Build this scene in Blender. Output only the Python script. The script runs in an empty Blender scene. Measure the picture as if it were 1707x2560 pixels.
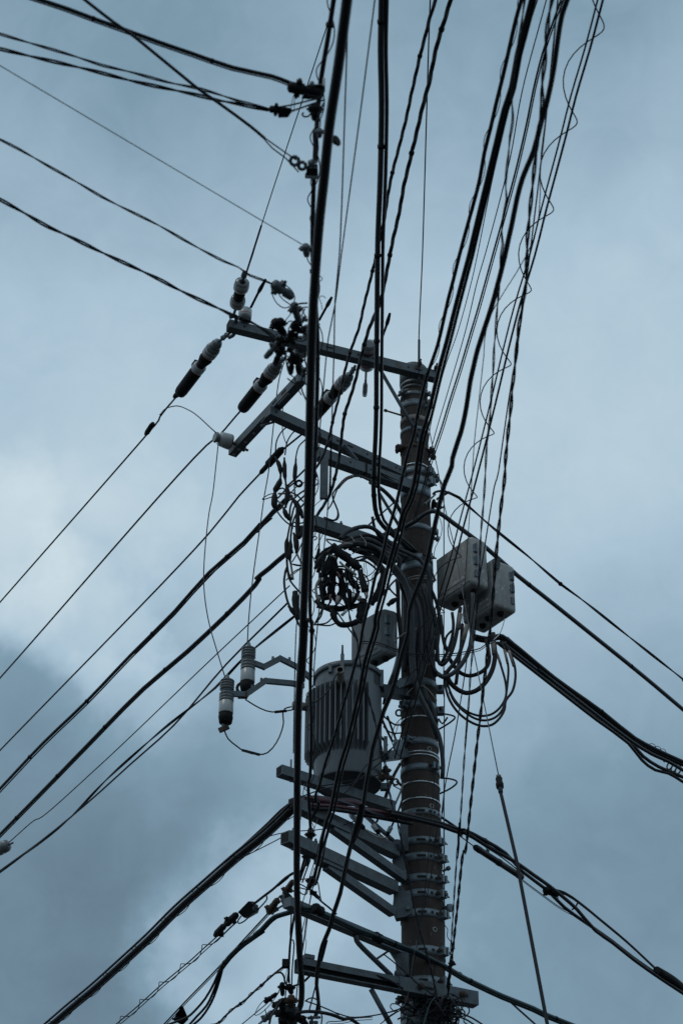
import bpy, bmesh, math, random
from mathutils import Vector, Matrix
random.seed(7)
R = math.radians
scene = bpy.context.scene
C = scene.collection

# ------------------------------------------------------------------ camera
EYE = Vector((0, 0, 1.6)); FPX = 5000.0; PW, PH = 1707.0, 2560.0
PITCH, ROLL = R(34.0), R(0.5)
FWD = Vector((0, math.cos(PITCH), math.sin(PITCH)))
_up = Vector((0, -math.sin(PITCH), math.cos(PITCH))); _rt = Vector((1, 0, 0))
RT = _rt * math.cos(ROLL) + _up * math.sin(ROLL)
UP = _up * math.cos(ROLL) - _rt * math.sin(ROLL)
cam = bpy.data.cameras.new('camera'); cam_o = bpy.data.objects.new('camera', cam); C.objects.link(cam_o)
cam.sensor_fit = 'VERTICAL'; cam.sensor_height = 36.0; cam.lens = 36.0 * FPX / PH
cam.clip_start = 0.1; cam.clip_end = 3000
cam.dof.use_dof = True; cam.dof.focus_distance = 13.2; cam.dof.aperture_fstop = 4.5
m = Matrix((RT, UP, -FWD)).transposed().to_4x4(); m.translation = EYE
cam_o.matrix_world = m
scene.camera = cam_o
scene.view_settings.view_transform = 'Standard'; scene.view_settings.look = 'None'
scene.view_settings.exposure = 0.0; scene.view_settings.gamma = 1.0

def ray(x, y):
    return FWD + RT * ((x - PW / 2) / FPX) - UP * ((y - PH / 2) / FPX)

# ------------------------------------------------------------------ sky and sun
SUN_EL, SUN_AZ = R(58), R(-120)
world = bpy.data.worlds.new('World'); scene.world = world; world.use_nodes = True
nt = world.node_tree; nt.nodes.clear()
def N(t, **k):
    n = nt.nodes.new(t)
    for a, v in k.items(): setattr(n, a, v)
    return n
def L(a, b): nt.links.new(a, b)
out = N('ShaderNodeOutputWorld'); bg = N('ShaderNodeBackground'); bg.inputs['Strength'].default_value = 0.1
L(bg.outputs[0], out.inputs[0])
sky = N('ShaderNodeTexSky', sky_type='NISHITA'); sky.sun_disc = False
sky.sun_elevation = SUN_EL; sky.sun_rotation = SUN_AZ
tc = N('ShaderNodeTexCoord')
nz = N('ShaderNodeTexNoise'); nz.inputs['Scale'].default_value = 15; nz.inputs['Detail'].default_value = 8; nz.inputs['Roughness'].default_value = 0.58
L(tc.outputs['Generated'], nz.inputs['Vector'])
w1 = N('ShaderNodeVectorMath', operation='SUBTRACT'); w1.inputs[1].default_value = (0.5, 0.5, 0.5); L(nz.outputs['Color'], w1.inputs[0])
w2 = N('ShaderNodeVectorMath', operation='MULTIPLY_ADD'); w2.inputs[1].default_value = (0.12, 0.12, 0.12)
L(w1.outputs[0], w2.inputs[0]); L(tc.outputs['Generated'], w2.inputs[2])
wn = N('ShaderNodeVectorMath', operation='NORMALIZE'); L(w2.outputs[0], wn.inputs[0])
w3 = N('ShaderNodeVectorMath', operation='MULTIPLY_ADD'); w3.inputs[1].default_value = (0.015, 0.015, 0.015)
L(w1.outputs[0], w3.inputs[0]); L(tc.outputs['Generated'], w3.inputs[2])
wm = N('ShaderNodeVectorMath', operation='NORMALIZE'); L(w3.outputs[0], wm.inputs[0])
nz2 = N('ShaderNodeTexNoise'); nz2.inputs['Scale'].default_value = 14; nz2.inputs['Detail'].default_value = 5; nz2.inputs['Roughness'].default_value = 0.5
L(tc.outputs['Generated'], nz2.inputs['Vector'])
acc = None
def madd(src, mul, add_socket=None, add=0.0):
    n = N('ShaderNodeMath', operation='MULTIPLY_ADD'); L(src, n.inputs[0]); n.inputs[1].default_value = mul
    if add_socket is not None: L(add_socket, n.inputs[2])
    else: n.inputs[2].default_value = add
    return n.outputs[0]
SKY_NOISE = 0.20
acc = madd(nz2.outputs['Fac'], SKY_NOISE, None, 0.640 - SKY_NOISE / 2 - 0.09)
nz3 = N('ShaderNodeTexNoise'); nz3.inputs['Scale'].default_value = 34; nz3.inputs['Detail'].default_value = 8; nz3.inputs['Roughness'].default_value = 0.6; nz3.inputs['Distortion'].default_value = 0.6
L(tc.outputs['Generated'], nz3.inputs['Vector'])
acc = madd(nz3.outputs['Fac'], 0.18, acc)
# cloud patches, with edge vignetting put into the sky: direction, angular size, lighter or darker
for px, py, rad, amt in ((850, -500, 11, -0.29), (-40, 1390, 2.4, 0.24), (210, 1540, 1.8, 0.24), (330, 1720, 1.2, 0.14), (120, 1050, 4.5, 0.06), (950, 850, 10, 0.07),
                         (-150, 2560, 10.5, -0.40), (150, 2130, 7, -0.12), (120, 1560, 4.5, 0.07), (350, 1740, 2.2, 0.10), (1900, 2450, 10, -0.37), (830, 2400, 3.2, 0.24),
                         (600, 2330, 2.2, 0.16), (1500, 1050, 8, 0.09), (1750, 100, 8, -0.06), (-100, 50, 7, -0.10), (480, 2470, 1.4, 0.14), (260, 1240, 1.6, 0.08)):
    d = ray(px, py).normalized()
    dp = N('ShaderNodeVectorMath', operation='DOT_PRODUCT'); L((wn if 0 < rad < 4 else wm).outputs[0], dp.inputs[0]); dp.inputs[1].default_value = d
    mr = N('ShaderNodeMapRange', interpolation_type='SMOOTHSTEP'); L(dp.outputs['Value'], mr.inputs[0])
    mr.inputs[1].default_value = math.cos(R(rad * 1.5)); mr.inputs[2].default_value = 1.0
    acc = madd(mr.outputs[0], amt, acc)
ramp = N('ShaderNodeValToRGB'); L(acc, ramp.inputs[0])
cr = ramp.color_ramp
cr.elements[0].position = 0.0; cr.elements[0].color = (0.110, 0.172, 0.225, 1)
cr.elements[1].position = 1.0; cr.elements[1].color = (0.60, 0.725, 0.79, 1)
for pos, col in ((0.33, (0.208, 0.325, 0.418, 1)), (0.66, (0.395, 0.543, 0.660, 1))):
    e = cr.elements.new(pos); e.color = col
mx = N('ShaderNodeMix', data_type='RGBA'); mx.inputs['Factor'].default_value = 0.96
sc10 = N('ShaderNodeVectorMath', operation='SCALE'); sc10.inputs['Scale'].default_value = 10.0
L(ramp.outputs[0], sc10.inputs[0])
L(sky.outputs[0], mx.inputs['A']); L(sc10.outputs[0], mx.inputs['B']); L(mx.outputs['Result'], bg.inputs['Color'])

sun = bpy.data.lights.new('sun', 'SUN'); sun.energy = 0.55; sun.angle = R(20); sun.color = (1.0, 0.96, 0.9)
sun_o = bpy.data.objects.new('sun', sun); C.objects.link(sun_o)
sd = Vector((math.sin(SUN_AZ) * math.cos(SUN_EL), math.cos(SUN_AZ) * math.cos(SUN_EL), math.sin(SUN_EL)))
sun_o.rotation_euler = sd.to_track_quat('Z', 'Y').to_euler()

# ------------------------------------------------------------------ materials
def mat(name, base, rough=0.5, metal=0.0, var=0.25, scale=12.0, bump=0.0, alt=None, stretch=(1, 1, 1), spec=0.5, speck=None):
    mm = bpy.data.materials.new(name); mm.use_nodes = True
    t = mm.node_tree; b = t.nodes['Principled BSDF']
    b.inputs['Roughness'].default_value = rough; b.inputs['Metallic'].default_value = metal
    b.inputs['Specular IOR Level'].default_value = spec
    co = t.nodes.new('ShaderNodeTexCoord'); mp = t.nodes.new('ShaderNodeMapping'); mp.inputs['Scale'].default_value = stretch
    t.links.new(co.outputs['Object'], mp.inputs[0])
    n = t.nodes.new('ShaderNodeTexNoise'); n.inputs['Scale'].default_value = scale; n.inputs['Detail'].default_value = 5; n.inputs['Roughness'].default_value = 0.65
    t.links.new(mp.outputs[0], n.inputs['Vector'])
    r = t.nodes.new('ShaderNodeValToRGB'); t.links.new(n.outputs['Fac'], r.inputs[0])
    lo = alt if alt else tuple(c * (1 - var) for c in base); hi = tuple(min(1, c * (1 + var)) for c in base)
    r.color_ramp.elements[0].position = 0.32; r.color_ramp.elements[0].color = (*lo, 1)
    r.color_ramp.elements[1].position = 0.68; r.color_ramp.elements[1].color = (*hi, 1)
    col = r.outputs[0]
    if speck:
        n2 = t.nodes.new('ShaderNodeTexNoise'); n2.inputs['Scale'].default_value = speck[1]; n2.inputs['Detail'].default_value = 3
        t.links.new(mp.outputs[0], n2.inputs['Vector'])
        r2 = t.nodes.new('ShaderNodeValToRGB'); t.links.new(n2.outputs['Fac'], r2.inputs[0])
        r2.color_ramp.elements[0].position = speck[2]; r2.color_ramp.elements[1].position = speck[2] + 0.06
        mixn = t.nodes.new('ShaderNodeMix'); mixn.data_type = 'RGBA'
        t.links.new(r2.outputs[0], mixn.inputs['Factor']); t.links.new(col, mixn.inputs['A']); mixn.inputs['B'].default_value = (*speck[0], 1)
        col = mixn.outputs['Result']
    t.links.new(col, b.inputs['Base Color'])
    rr = t.nodes.new('ShaderNodeMapRange'); t.links.new(n.outputs['Fac'], rr.inputs[0])
    rr.inputs[3].default_value = max(0.05, rough - 0.12); rr.inputs[4].default_value = min(1, rough + 0.12)
    t.links.new(rr.outputs[0], b.inputs['Roughness'])
    if bump:
        bn = t.nodes.new('ShaderNodeBump'); bn.inputs['Strength'].default_value = bump; bn.inputs['Distance'].default_value = 0.004
        t.links.new(n.outputs['Fac'], bn.inputs['Height']); t.links.new(bn.outputs[0], b.inputs['Normal'])
    return mm
RUB = mat('black_rubber', (0.007, 0.008, 0.010), 0.5, var=0.3, scale=25, spec=0.28)
DULL = mat('dull_black_wire', (0.009, 0.010, 0.013), 0.65, var=0.3, scale=30, spec=0.25)
GREYC = mat('dark_grey_sheath', (0.022, 0.026, 0.030), 0.5, var=0.25, scale=14, spec=0.4)
TAPE = mat('black_tape', (0.006, 0.006, 0.007), 0.7, var=0.4, scale=40, bump=0.4, spec=0.2)
STEEL = mat('galvanised_steel', (0.066, 0.080, 0.088), 0.55, metal=0.12, var=0.38, scale=16, bump=0.06, speck=((0.07, 0.052, 0.04), 14, 0.62))
DSTEEL = mat('weathered_steel', (0.085, 0.10, 0.11), 0.55, metal=0.25, var=0.35, scale=18, bump=0.1, speck=((0.07, 0.045, 0.03), 11, 0.64))
BAND = mat('zinc_band', (0.15, 0.18, 0.195), 0.45, metal=0.3, var=0.25, scale=20)
STRAP = mat('stainless_strap', (0.55, 0.57, 0.58), 0.25, metal=0.8, var=0.2, scale=20)
CONC = mat('brown_concrete', (0.052, 0.040, 0.034), 0.9, var=0.42, scale=7, bump=0.35, stretch=(1, 1, 0.35), spec=0.2, speck=((0.12, 0.10, 0.088), 70, 0.66))
PORC = mat('white_porcelain', (0.28, 0.29, 0.285), 0.25, var=0.08, scale=8)
PORCD = mat('grey_porcelain', (0.115, 0.125, 0.125), 0.25, var=0.15, scale=8)
REDP = mat('red_brown_glaze', (0.22, 0.055, 0.035), 0.3, var=0.2)
FRP = mat('weathered_grey_plastic', (0.255, 0.25, 0.235), 0.62, var=0.28, scale=11, bump=0.25, stretch=(1, 1, 0.5), speck=((0.48, 0.48, 0.46), 60, 0.62))
FRPB = mat('plain_grey_plastic', (0.145, 0.158, 0.16), 0.6, var=0.14, scale=9, bump=0.08, stretch=(1, 1, 0.6))
TANK = mat('grey_tank_paint', (0.118, 0.130, 0.138), 0.45, var=0.16, scale=6, stretch=(1, 1, 0.25), speck=((0.085, 0.095, 0.10), 12, 0.68))
TANKB = mat('underside_shade_and_plate_grey', (0.040, 0.045, 0.048), 0.6, var=0.2, scale=8)  # darker tank grey: underside shade put into the colour; also plate and emblem
RUST = mat('rusty_iron', (0.050, 0.029, 0.019), 0.85, var=0.45, scale=30, bump=0.3)
TEAL = mat('teal_sleeve', (0.006, 0.030, 0.034), 0.45, var=0.3, scale=18)
PALE = mat('pale_insulation', (0.21, 0.19, 0.165), 0.6, var=0.2, scale=20)
WRAP = mat('beige_tape_wrap', (0.20, 0.17, 0.15), 0.65, var=0.3, scale=30)
MAROON = mat('maroon_spiral_sheath', (0.060, 0.016, 0.022), 0.5, var=0.3, scale=16)
BLUEC = mat('blue_grey_sheath', (0.05, 0.065, 0.085), 0.5, var=0.25, scale=16)
DARK = mat('opening_shade', (0.006, 0.006, 0.006), 0.9, var=0.1)  # near-black colour for the shade inside holes, slots and tube mouths
GLASS = mat('frosted_tube', (0.33, 0.36, 0.36), 0.2, var=0.1)
ALU = mat('bare_aluminium', (0.33, 0.35, 0.36), 0.38, metal=0.7, var=0.2)
ASPH = mat('asphalt', (0.05, 0.05, 0.052), 0.9, var=0.3, scale=3)

# ------------------------------------------------------------------ pixels of the photograph to points in the place
CROP = dict(S=(0, 0, 1), A=(0, 0, .91854), C1=(0, 0, 1.836), C2=(700, 0, 3.136), C3=(1100, 0, 3.136), C4=(400, 640, 3.136), C5=(750, 700, 3.136),
            D1=(650, 1100, 3.136), D2=(900, 1200, 3.136), D3=(500, 1550, 3.136), D4=(850, 1650, 3.136), D5=(650, 1950, 2.851), D6=(0, 1950, 2.0907),
            D7=(1100, 1850, 2.583), D8=(1050, 1150, 2.3866), E1=(640, 680, 7.84), E2=(640, 1150, 7.127), E3=(760, 1280, 6.272), E4=(560, 2350, 5.2267),
            E5=(960, 2350, 5.2267), E6=(880, 1500, 9.407), E7=(960, 880, 5.88), E8=(700, 180, 9.044), F1=(680, 1950, 5.8818), F2=(1000, 1580, 4.9),
            F3=(880, 1900, 6.272), F4=(700, 1500, 5.225), F5=(1080, 1330, 6.533), F6=(1130, 700, 4.705), F7=(960, 1180, 7.841), F8=(520, 2050, 6.031))
def pts2(s):
    c = CROP['S']; r = []
    for t in s.split():
        if ',' in t:
            x, y = t.split(','); r.append((c[0] + float(x) / c[2], c[1] + float(y) / c[2]))
        else: c = CROP[t]
    return r
def one(s): return pts2(s)[0]
def atY(xy, Y):
    d = ray(*xy); return EYE + d * (Y / d.y)
def atZ(xy, h):                      # h: metres above the eye
    d = ray(*xy); return EYE + d * (h / d.z)
def H(xy, Y): return atY(xy, Y).z - EYE.z
def depth(p): return (p - EYE).dot(FWD)
def px(w, p): return w * depth(p) / FPX      # w photo pixels at point p, in metres
def lay(s, z=None, y=None):
    """points of a run: z=(a,b) lies in the plane through heights a and b at its ends, y=(a,b) goes from depth a to b"""
    P = pts2(s) if isinstance(s, str) else s
    if z is not None:
        za, zb = z if isinstance(z, tuple) else (z, z)
        A, B = atZ(P[0], za), atZ(P[-1], zb)
        if abs(za - zb) < 1e-6: return [atZ(p, za) for p in P]
        b = (zb - za) / (B.y - A.y); a = za - b * A.y
        r = []
        for p in P:
            d = ray(*p); Y = a / (d.z / d.y - b); r.append(atY(p, Y))
        return r
    if isinstance(y, list): ys = y
    else:
        ya, yb = y if isinstance(y, tuple) else (y, y)
        cum = [0]
        for p, q in zip(P, P[1:]): cum.append(cum[-1] + math.dist(p, q))
        ys = [ya + (yb - ya) * c / max(cum[-1], 1e-6) for c in cum]
    return [atY(p, Y) for p, Y in zip(P, ys)]

def smooth(P, step=0.05, closed=False):
    if len(P) == 2:
        n = max(2, int((P[1] - P[0]).length / max(step, .1))); return [P[0].lerp(P[1], i / n) for i in range(n + 1)]
    Q = [P[0] * 2 - P[1]] + list(P) + [P[-1] * 2 - P[-2]]
    r = []
    for i in range(1, len(Q) - 2):
        p0, p1, p2, p3 = Q[i - 1:i + 3]
        t0 = 0; t1 = t0 + max(1e-5, (p1 - p0).length) ** .5; t2 = t1 + max(1e-5, (p2 - p1).length) ** .5; t3 = t2 + max(1e-5, (p3 - p2).length) ** .5
        n = max(2, min(14, int((p2 - p1).length / step) + 1))
        for k in range(n):
            t = t1 + (t2 - t1) * k / n
            a1 = p0 * ((t1 - t) / (t1 - t0)) + p1 * ((t - t0) / (t1 - t0)); a2 = p1 * ((t2 - t) / (t2 - t1)) + p2 * ((t - t1) / (t2 - t1))
            a3 = p2 * ((t3 - t) / (t3 - t2)) + p3 * ((t - t2) / (t3 - t2))
            b1 = a1 * ((t2 - t) / (t2 - t0)) + a2 * ((t - t0) / (t2 - t0)); b2 = a2 * ((t3 - t) / (t3 - t1)) + a3 * ((t - t1) / (t3 - t1))
            r.append(b1 * ((t2 - t) / (t2 - t1)) + b2 * ((t - t1) / (t2 - t1)))
    r.append(P[-1].copy()); return r
def resample(P, step):
    r = [P[0].copy()]; left = step
    for a, b in zip(P, P[1:]):
        l = (b - a).length; pos = 0
        while l - pos >= left:
            pos += left; r.append(a.lerp(b, pos / l)); left = step
        left -= l - pos
    r.append(P[-1].copy()); return r
def frames(P):
    T = [((P[min(i + 1, len(P) - 1)] - P[max(i - 1, 0)]).normalized()) for i in range(len(P))]
    u = T[0].orthogonal().normalized(); fr = []
    for t in T:
        u = (u - t * u.dot(t)); u = u.normalized() if u.length > 1e-6 else t.orthogonal().normalized()
        fr.append((t, u, t.cross(u)))
    return fr

# ------------------------------------------------------------------ mesh builder
class MB:
    def __init__(s): s.v = []; s.f = []; s.m = []; s.sm = []; s.mats = []
    def mi(s, m):
        if m not in s.mats: s.mats.append(m)
        return s.mats.index(m)
    def face(s, idx, m, sm=False): s.f.append(idx); s.m.append(m); s.sm.append(sm)
    def tube(s, P, r, mat, n=8, cap=True, raw=False):
        k = s.mi(mat); fr = frames(P); b0 = len(s.v)
        for i, (p, (t, u, w)) in enumerate(zip(P, fr)):
            rr = r[i] if isinstance(r, (list, tuple)) else r
            for j in range(n):
                a = 2 * math.pi * j / n; s.v.append(p + u * (rr * math.cos(a)) + w * (rr * math.sin(a)))
        for i in range(len(P) - 1):
            for j in range(n):
                a = b0 + i * n + j; b = b0 + i * n + (j + 1) % n; s.face((a, b, b + n, a + n), k, True)
        if cap:
            s.face(tuple(b0 + j for j in range(n - 1, -1, -1)), k); e = b0 + (len(P) - 1) * n
            s.face(tuple(e + j for j in range(n)), k)
        return s
    def lathe(s, p0, p1, prof, n=20, cap=True):
        """prof: (t along p0->p1, radius, material of the segment that starts here)"""
        ax = p1 - p0; t = ax.normalized(); u = t.orthogonal().normalized(); w = t.cross(u); b0 = len(s.v)
        for q in prof:
            c = p0 + ax * q[0]
            for j in range(n):
                a = 2 * math.pi * j / n; s.v.append(c + u * (q[1] * math.cos(a)) + w * (q[1] * math.sin(a)))
        for i in range(len(prof) - 1):
            k = s.mi(prof[i][2])
            for j in range(n):
                a = b0 + i * n + j; b = b0 + i * n + (j + 1) % n; s.face((a, b, b + n, a + n), k, True)
        if cap:
            s.face(tuple(b0 + j for j in range(n - 1, -1, -1)), s.mi(prof[0][2])); e = b0 + (len(prof) - 1) * n
            s.face(tuple(e + j for j in range(n)), s.mi(prof[-1][2]))
        return s
    def hexa(s, c8, mat):
        k = s.mi(mat); b = len(s.v); s.v += [Vector(c) for c in c8]
        for f in ((0, 3, 2, 1), (4, 5, 6, 7), (0, 1, 5, 4), (1, 2, 6, 5), (2, 3, 7, 6), (3, 0, 4, 7)): s.face(tuple(b + i for i in f), k)
        return s
    def box(s, c, ex, ey, ez, mat):
        """half-extent vectors"""
        return s.hexa([c - ex - ey - ez, c + ex - ey - ez, c + ex + ey - ez, c - ex + ey - ez, c - ex - ey + ez, c + ex - ey + ez, c + ex + ey + ez, c - ex + ey + ez], mat)
    def beam(s, p0, p1, w, h, mat, up=Vector((0, 0, 1))):
        t = (p1 - p0).normalized(); sd = t.cross(up).normalized(); uu = sd.cross(t).normalized()
        return s.box((p0 + p1) / 2, (p1 - p0) / 2, sd * (w / 2), uu * (h / 2), mat)
    def prism(s, poly, ext, mat):
        k = s.mi(mat); b = len(s.v); n = len(poly); s.v += [Vector(p) for p in poly] + [Vector(p) + ext for p in poly]
        s.face(tuple(range(b, b + n)), k); s.face(tuple(range(b + 2 * n - 1, b + n - 1, -1)), k)
        for i in range(n):
            j = (i + 1) % n; s.face((b + i, b + n + i, b + n + j, b + j), k)
        return s
    def blob(s, c, ax, r1, mat, n=10, rings=7):
        """a rounded lump along the vector ax (half length)"""
        prof = []
        for i in range(rings):
            a = math.pi * i / (rings - 1); prof.append(((1 - math.cos(a)) / 2, max(r1 * math.sin(a) ** .6, r1 * .12), mat))
        return s.lathe(c - ax, c + ax, prof, n)
    def build(s, name, parent=None, bev=0.0):
        me = bpy.data.meshes.new(name)
        o = bpy.data.objects.new(name, me)
        org = parent['_o'] if parent is not None and '_o' in parent else None
        base = Vector(org) if org is not None else (sum(s.v, Vector()) / len(s.v))
        me.from_pydata([tuple(v - base) for v in s.v], [], s.f)
        for mm in s.mats: me.materials.append(mm)
        for p, k, q in zip(me.polygons, s.m, s.sm): p.material_index = k; p.use_smooth = q
        bm = bmesh.new(); bm.from_mesh(me); bmesh.ops.recalc_face_normals(bm, faces=bm.faces[:])
        if bev:
            bmesh.ops.bevel(bm, geom=[e for e in bm.edges if not e.smooth or e.calc_face_angle(0) > .6], offset=bev, segments=3, affect='EDGES', profile=.5)
            for f in bm.faces: f.smooth = True
        bm.to_mesh(me); bm.free()
        C.objects.link(o)
        if parent is not None:
            o.parent = parent
            if org is None: o.location = base - parent.location
        else: o.location = base
        return o
def tag(o, label, cat, group=None):
    o['label'] = label; o['category'] = cat
    if group: o['group'] = group
    return o
def thing(name, label, cat, loc, group=None):
    o = bpy.data.objects.new(name, None); o.empty_display_size = 0.1; C.objects.link(o); o.location = loc
    return tag(o, label, cat, group)
def part(mb, name, parent, bev=0.0):
    o = mb.build(name, None, bev); o.location = o.location - root_loc(parent); o.parent = parent; return o
def root_loc(p):
    l = Vector(p.location)
    while p.parent: p = p.parent; l += Vector(p.location)
    return l

# ------------------------------------------------------------------ cables
def helix(P, rad, pitch, phase=0.0, per=12, squash=1.0, hand=1):
    Q = resample(P, pitch / per); fr = frames(Q); r = []
    for i, (p, (t, u, w)) in enumerate(zip(Q, fr)):
        a = phase + hand * 2 * math.pi * i / per; r.append(p + u * (rad * math.cos(a) * squash) + w * (rad * math.sin(a)))
    return r
def run(s, z=None, y=None, e0=0, e1=0, step=0.08):
    P = lay(s, z, y)
    if e0: P = [P[0] + (P[0] - P[1]).normalized() * e0] + P
    if e1: P = P + [P[-1] + (P[-1] - P[-2]).normalized() * e1]
    return smooth(P, step)
def wire(name, label, s, w, z=None, y=None, mat=RUB, cat='cable', at=0.5, e0=0, e1=0, twist=0, pitch=0.35, ties=0, tie_r=1.3, lash=None, group=None,
         second=None, n=8, wob=0.0, spread=0.5, tie_mat=None, step=0.08):
    """one cable as one thing; twist = number of strands, ties = spacing of tie bands, lash=(radius x, pitch, wire px) a wire wound round it"""
    P = run(s, z, y, e0, e1, step)
    L2 = lay(s, z, y); pr = L2[min(len(L2) - 1, int(at * (len(L2) - 1) + .5))]
    r = px(w, pr) / 2
    if wob:
        fr = frames(P); q = []; ph = random.random() * 9
        for i, (p, (t, u, v)) in enumerate(zip(P, fr)): q.append(p + u * (wob * r * math.sin(ph + i * .9)) + v * (wob * r * math.sin(ph * 2 + i * .61)))
        P = q
    mb = MB()
    if twist:
        rs = r * (0.52 if twist == 2 else 0.5)
        for k in range(twist): mb.tube(helix(P, r * spread, pitch, 2 * math.pi * k / twist + .6), rs, mat, 6)
    else: mb.tube(P, r, mat, n)
    o = tag(mb.build(name), label, cat, group)
    if second:                                     # further strands lying along it: (offset x, offset y in photo px, width px, material)
        for dx, dy, w2, m2 in second:
            S2 = [(a + dx, b + dy) for a, b in (pts2(s) if isinstance(s, str) else s)]
            Q = run(S2, z, y, e0, e1, step); part(MB().tube(Q, px(w2, pr) / 2, m2, 7), 'strand', o)
    if ties:
        acc_d = ties * .5
        fr = frames(P); d = 0
        for i in range(1, len(P) - 1):
            d += (P[i] - P[i - 1]).length
            if d >= ties:
                d = random.uniform(-.12, .12) * ties; t = fr[i][0]
                part(MB().lathe(P[i] - t * r * .75, P[i] + t * r * .75, [(0, r * 1.02, tie_mat or TAPE), (.15, r * tie_r, tie_mat or TAPE), (.85, r * tie_r, tie_mat or TAPE), (1, r * 1.02, tie_mat or TAPE)], 9), 'cable_tie', o)
    if lash:
        part(MB().tube(helix(P, r * lash[0], lash[1], lash[3] if len(lash) > 3 else 0, 16, 1.0, lash[4] if len(lash) > 4 else 1), px(lash[2], pr) / 2, DULL, 5), 'lashing_wire', o)
    return o

# ------------------------------------------------------------------ ground
g = MB(); g.hexa([Vector(p) for p in ((-600, -600, -.3), (600, -600, -.3), (600, 900, -.3), (-600, 900, -.3), (-600, -600, 0), (600, -600, 0), (600, 900, 0), (-600, 900, 0))], ASPH)
go = g.build('ground'); go['kind'] = 'structure'

# ------------------------------------------------------------------ the pole
PY = 11.5
_pb = atY((1058, 2450), PY); PX = _pb.x
TOP = 9.02 + EYE.z
def pr_(z): return 0.0925 + (8.9 + EYE.z - z) * 0.0088          # pole radius at world height z
def pz(y):                                                       # world height of the pole's front face at photo row y
    x = 1050; Y = PY - 0.12; return atY((x, y), Y).z
pole = thing('utility_pole', 'brown concrete utility pole ringed with steel bands, carrying everything else', 'utility pole', (PX, PY, 0))
O = Vector((PX, PY, 0))
def pp(phi, z, dr=0.0):                                          # point on the pole: phi=0 faces the camera, positive to the right
    r = pr_(z) + dr; return Vector((PX + r * math.sin(phi), PY - r * math.cos(phi), z))
zs = [0 + i * (TOP - 0.05) / 40 for i in range(41)]
part(MB().lathe(O, O + Vector((0, 0, TOP - .05)), [(z / (TOP - .05), pr_(z), CONC) for z in zs], 40), 'shaft', pole)
part(MB().lathe(O + Vector((0, 0, TOP - .16)), O + Vector((0, 0, TOP)), [(0, .098, STEEL), (.02, .103, STEEL), (.9, .101, STEEL), (.98, .092, STEEL), (1, .05, STEEL)], 36), 'cap', pole)
def band(y, h=0.045, m=BAND, name='clamp_band', dr=0.006, slots=False, lug=None, tilt=0.0):
    z = pz(y); mb = MB(); r = pr_(z); k = []
    t = Vector((tilt, 0, 1)).normalized()
    c = Vector((PX, PY, z))
    mb.lathe(c - t * h / 2, c + t * h / 2, [(0, r, m), (.02, r + dr, m), (.98, r + dr, m), (1, r, m)], 40)
    if slots:  # thin dark plates on the band, painted as the shade in its slots
        for ph, wd, hh in ((-.05, .055, .016), (.42, .016, .016), (.68, .016, .016), (1.0, .016, .016)):
            a = wd / 2 / r
            q = [pp(ph + a * s1, z + hh / 2 * s2 - tilt * r * math.sin(ph), dr + .001) for s1, s2 in ((-1, -.4), (-.8, -1), (.8, -1), (1, -.4), (1, .4), (.8, 1), (-.8, 1), (-1, .4))]
            n = Vector((math.sin(ph), -math.cos(ph), 0)); mb.prism(q, n * .0015, DARK)
    o = part(mb, name, pole)
    for ph in (lug or ()):
        n = Vector((math.sin(ph), -math.cos(ph), 0)); s = Vector((math.cos(ph), math.sin(ph), 0)); p = pp(ph, z, dr)
        q = MB().box(p + n * .018, s * .008, n * .022, Vector((0, 0, h * .48)), m)
        q.box(p + n * .018 + s * .03, s * .007, n * .022, Vector((0, 0, h * .48)), m)
        q.lathe(p + n * .02 - s * .03, p + n * .02 + s * .075, [(0, .011, RUST), (.1, .011, RUST), (.11, .006, RUST), (.7, .006, RUST), (.71, .012, BAND), (.82, .012, BAND), (.83, .006, BAND), (1, .006, BAND)], 8)
        part(q, 'bolt', o)
    return o
for y, h, kw in ((945, .03, {}), (957, .02, dict(m=DSTEEL)), (975, .03, dict(lug=(-.9, .7))), (999, .055, dict(lug=(.9,))), (1037, .04, dict(m=WRAP, name='tape_band')),
                 (1064, .03, {}), (1108, .022, dict(m=RUST, lug=(-1.3, 1.25))), (1154, .012, dict(m=STRAP, name='steel_strap')), (1168, .05, dict(lug=(.8,))), (1193, .06, dict(lug=(.9,))),
                 (1217, .08, {}), (1310, .04, dict(lug=(1.2,))), (1388, .045, dict(lug=(.5,))), (1407, .06, {}), (1700, .05, dict(lug=(1.5, -1.1))), (1757, .05, dict(lug=(-.9, 1.4))),
                 (1789, .010, dict(m=STRAP, name='steel_strap')), (1850, .045, dict(lug=(-.7,))), (1877, .010, dict(m=STRAP, name='steel_strap')), (1885, .009, dict(m=STRAP, name='steel_strap')),
                 (1915, .045, dict(lug=(.55,))), (1953, .009, dict(m=STRAP, name='steel_strap')), (1994, .009, dict(m=STRAP, name='steel_strap')),
                 (2027, .042, dict(slots=True)), (2100, .05, dict(slots=True, lug=(.75,))), (2140, .05, dict(slots=True, lug=(.9,))), (2193, .05, dict(slots=True, lug=(.85,))),
                 (2232, .05, dict(slots=True, lug=(.8,))), (2281, .05, dict(slots=True, lug=(.9,))), (2375, .055, dict(slots=True, lug=(.8,))), (2452, .06, dict(slots=True, lug=(.8,))),
                 (2512, .05, dict(m=DSTEEL)), (2530, .04, dict(m=DSTEEL)), (2552, .05, dict(m=DSTEEL))):
    band(y, h, **kw)
for y, ph in ((1869, .5), (2012, .55), (2322, .55)):              # cast holes with a pale rim
    z = pz(y); n = Vector((math.sin(ph), -math.cos(ph), 0)); p = pp(ph, z)
    part(MB().lathe(p - n * .004, p + n * .004, [(0, .017, PALE), (.9, .017, PALE), (1, .009, DARK), (.2, .008, DARK)], 14), 'rimmed_hole', pole)
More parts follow.
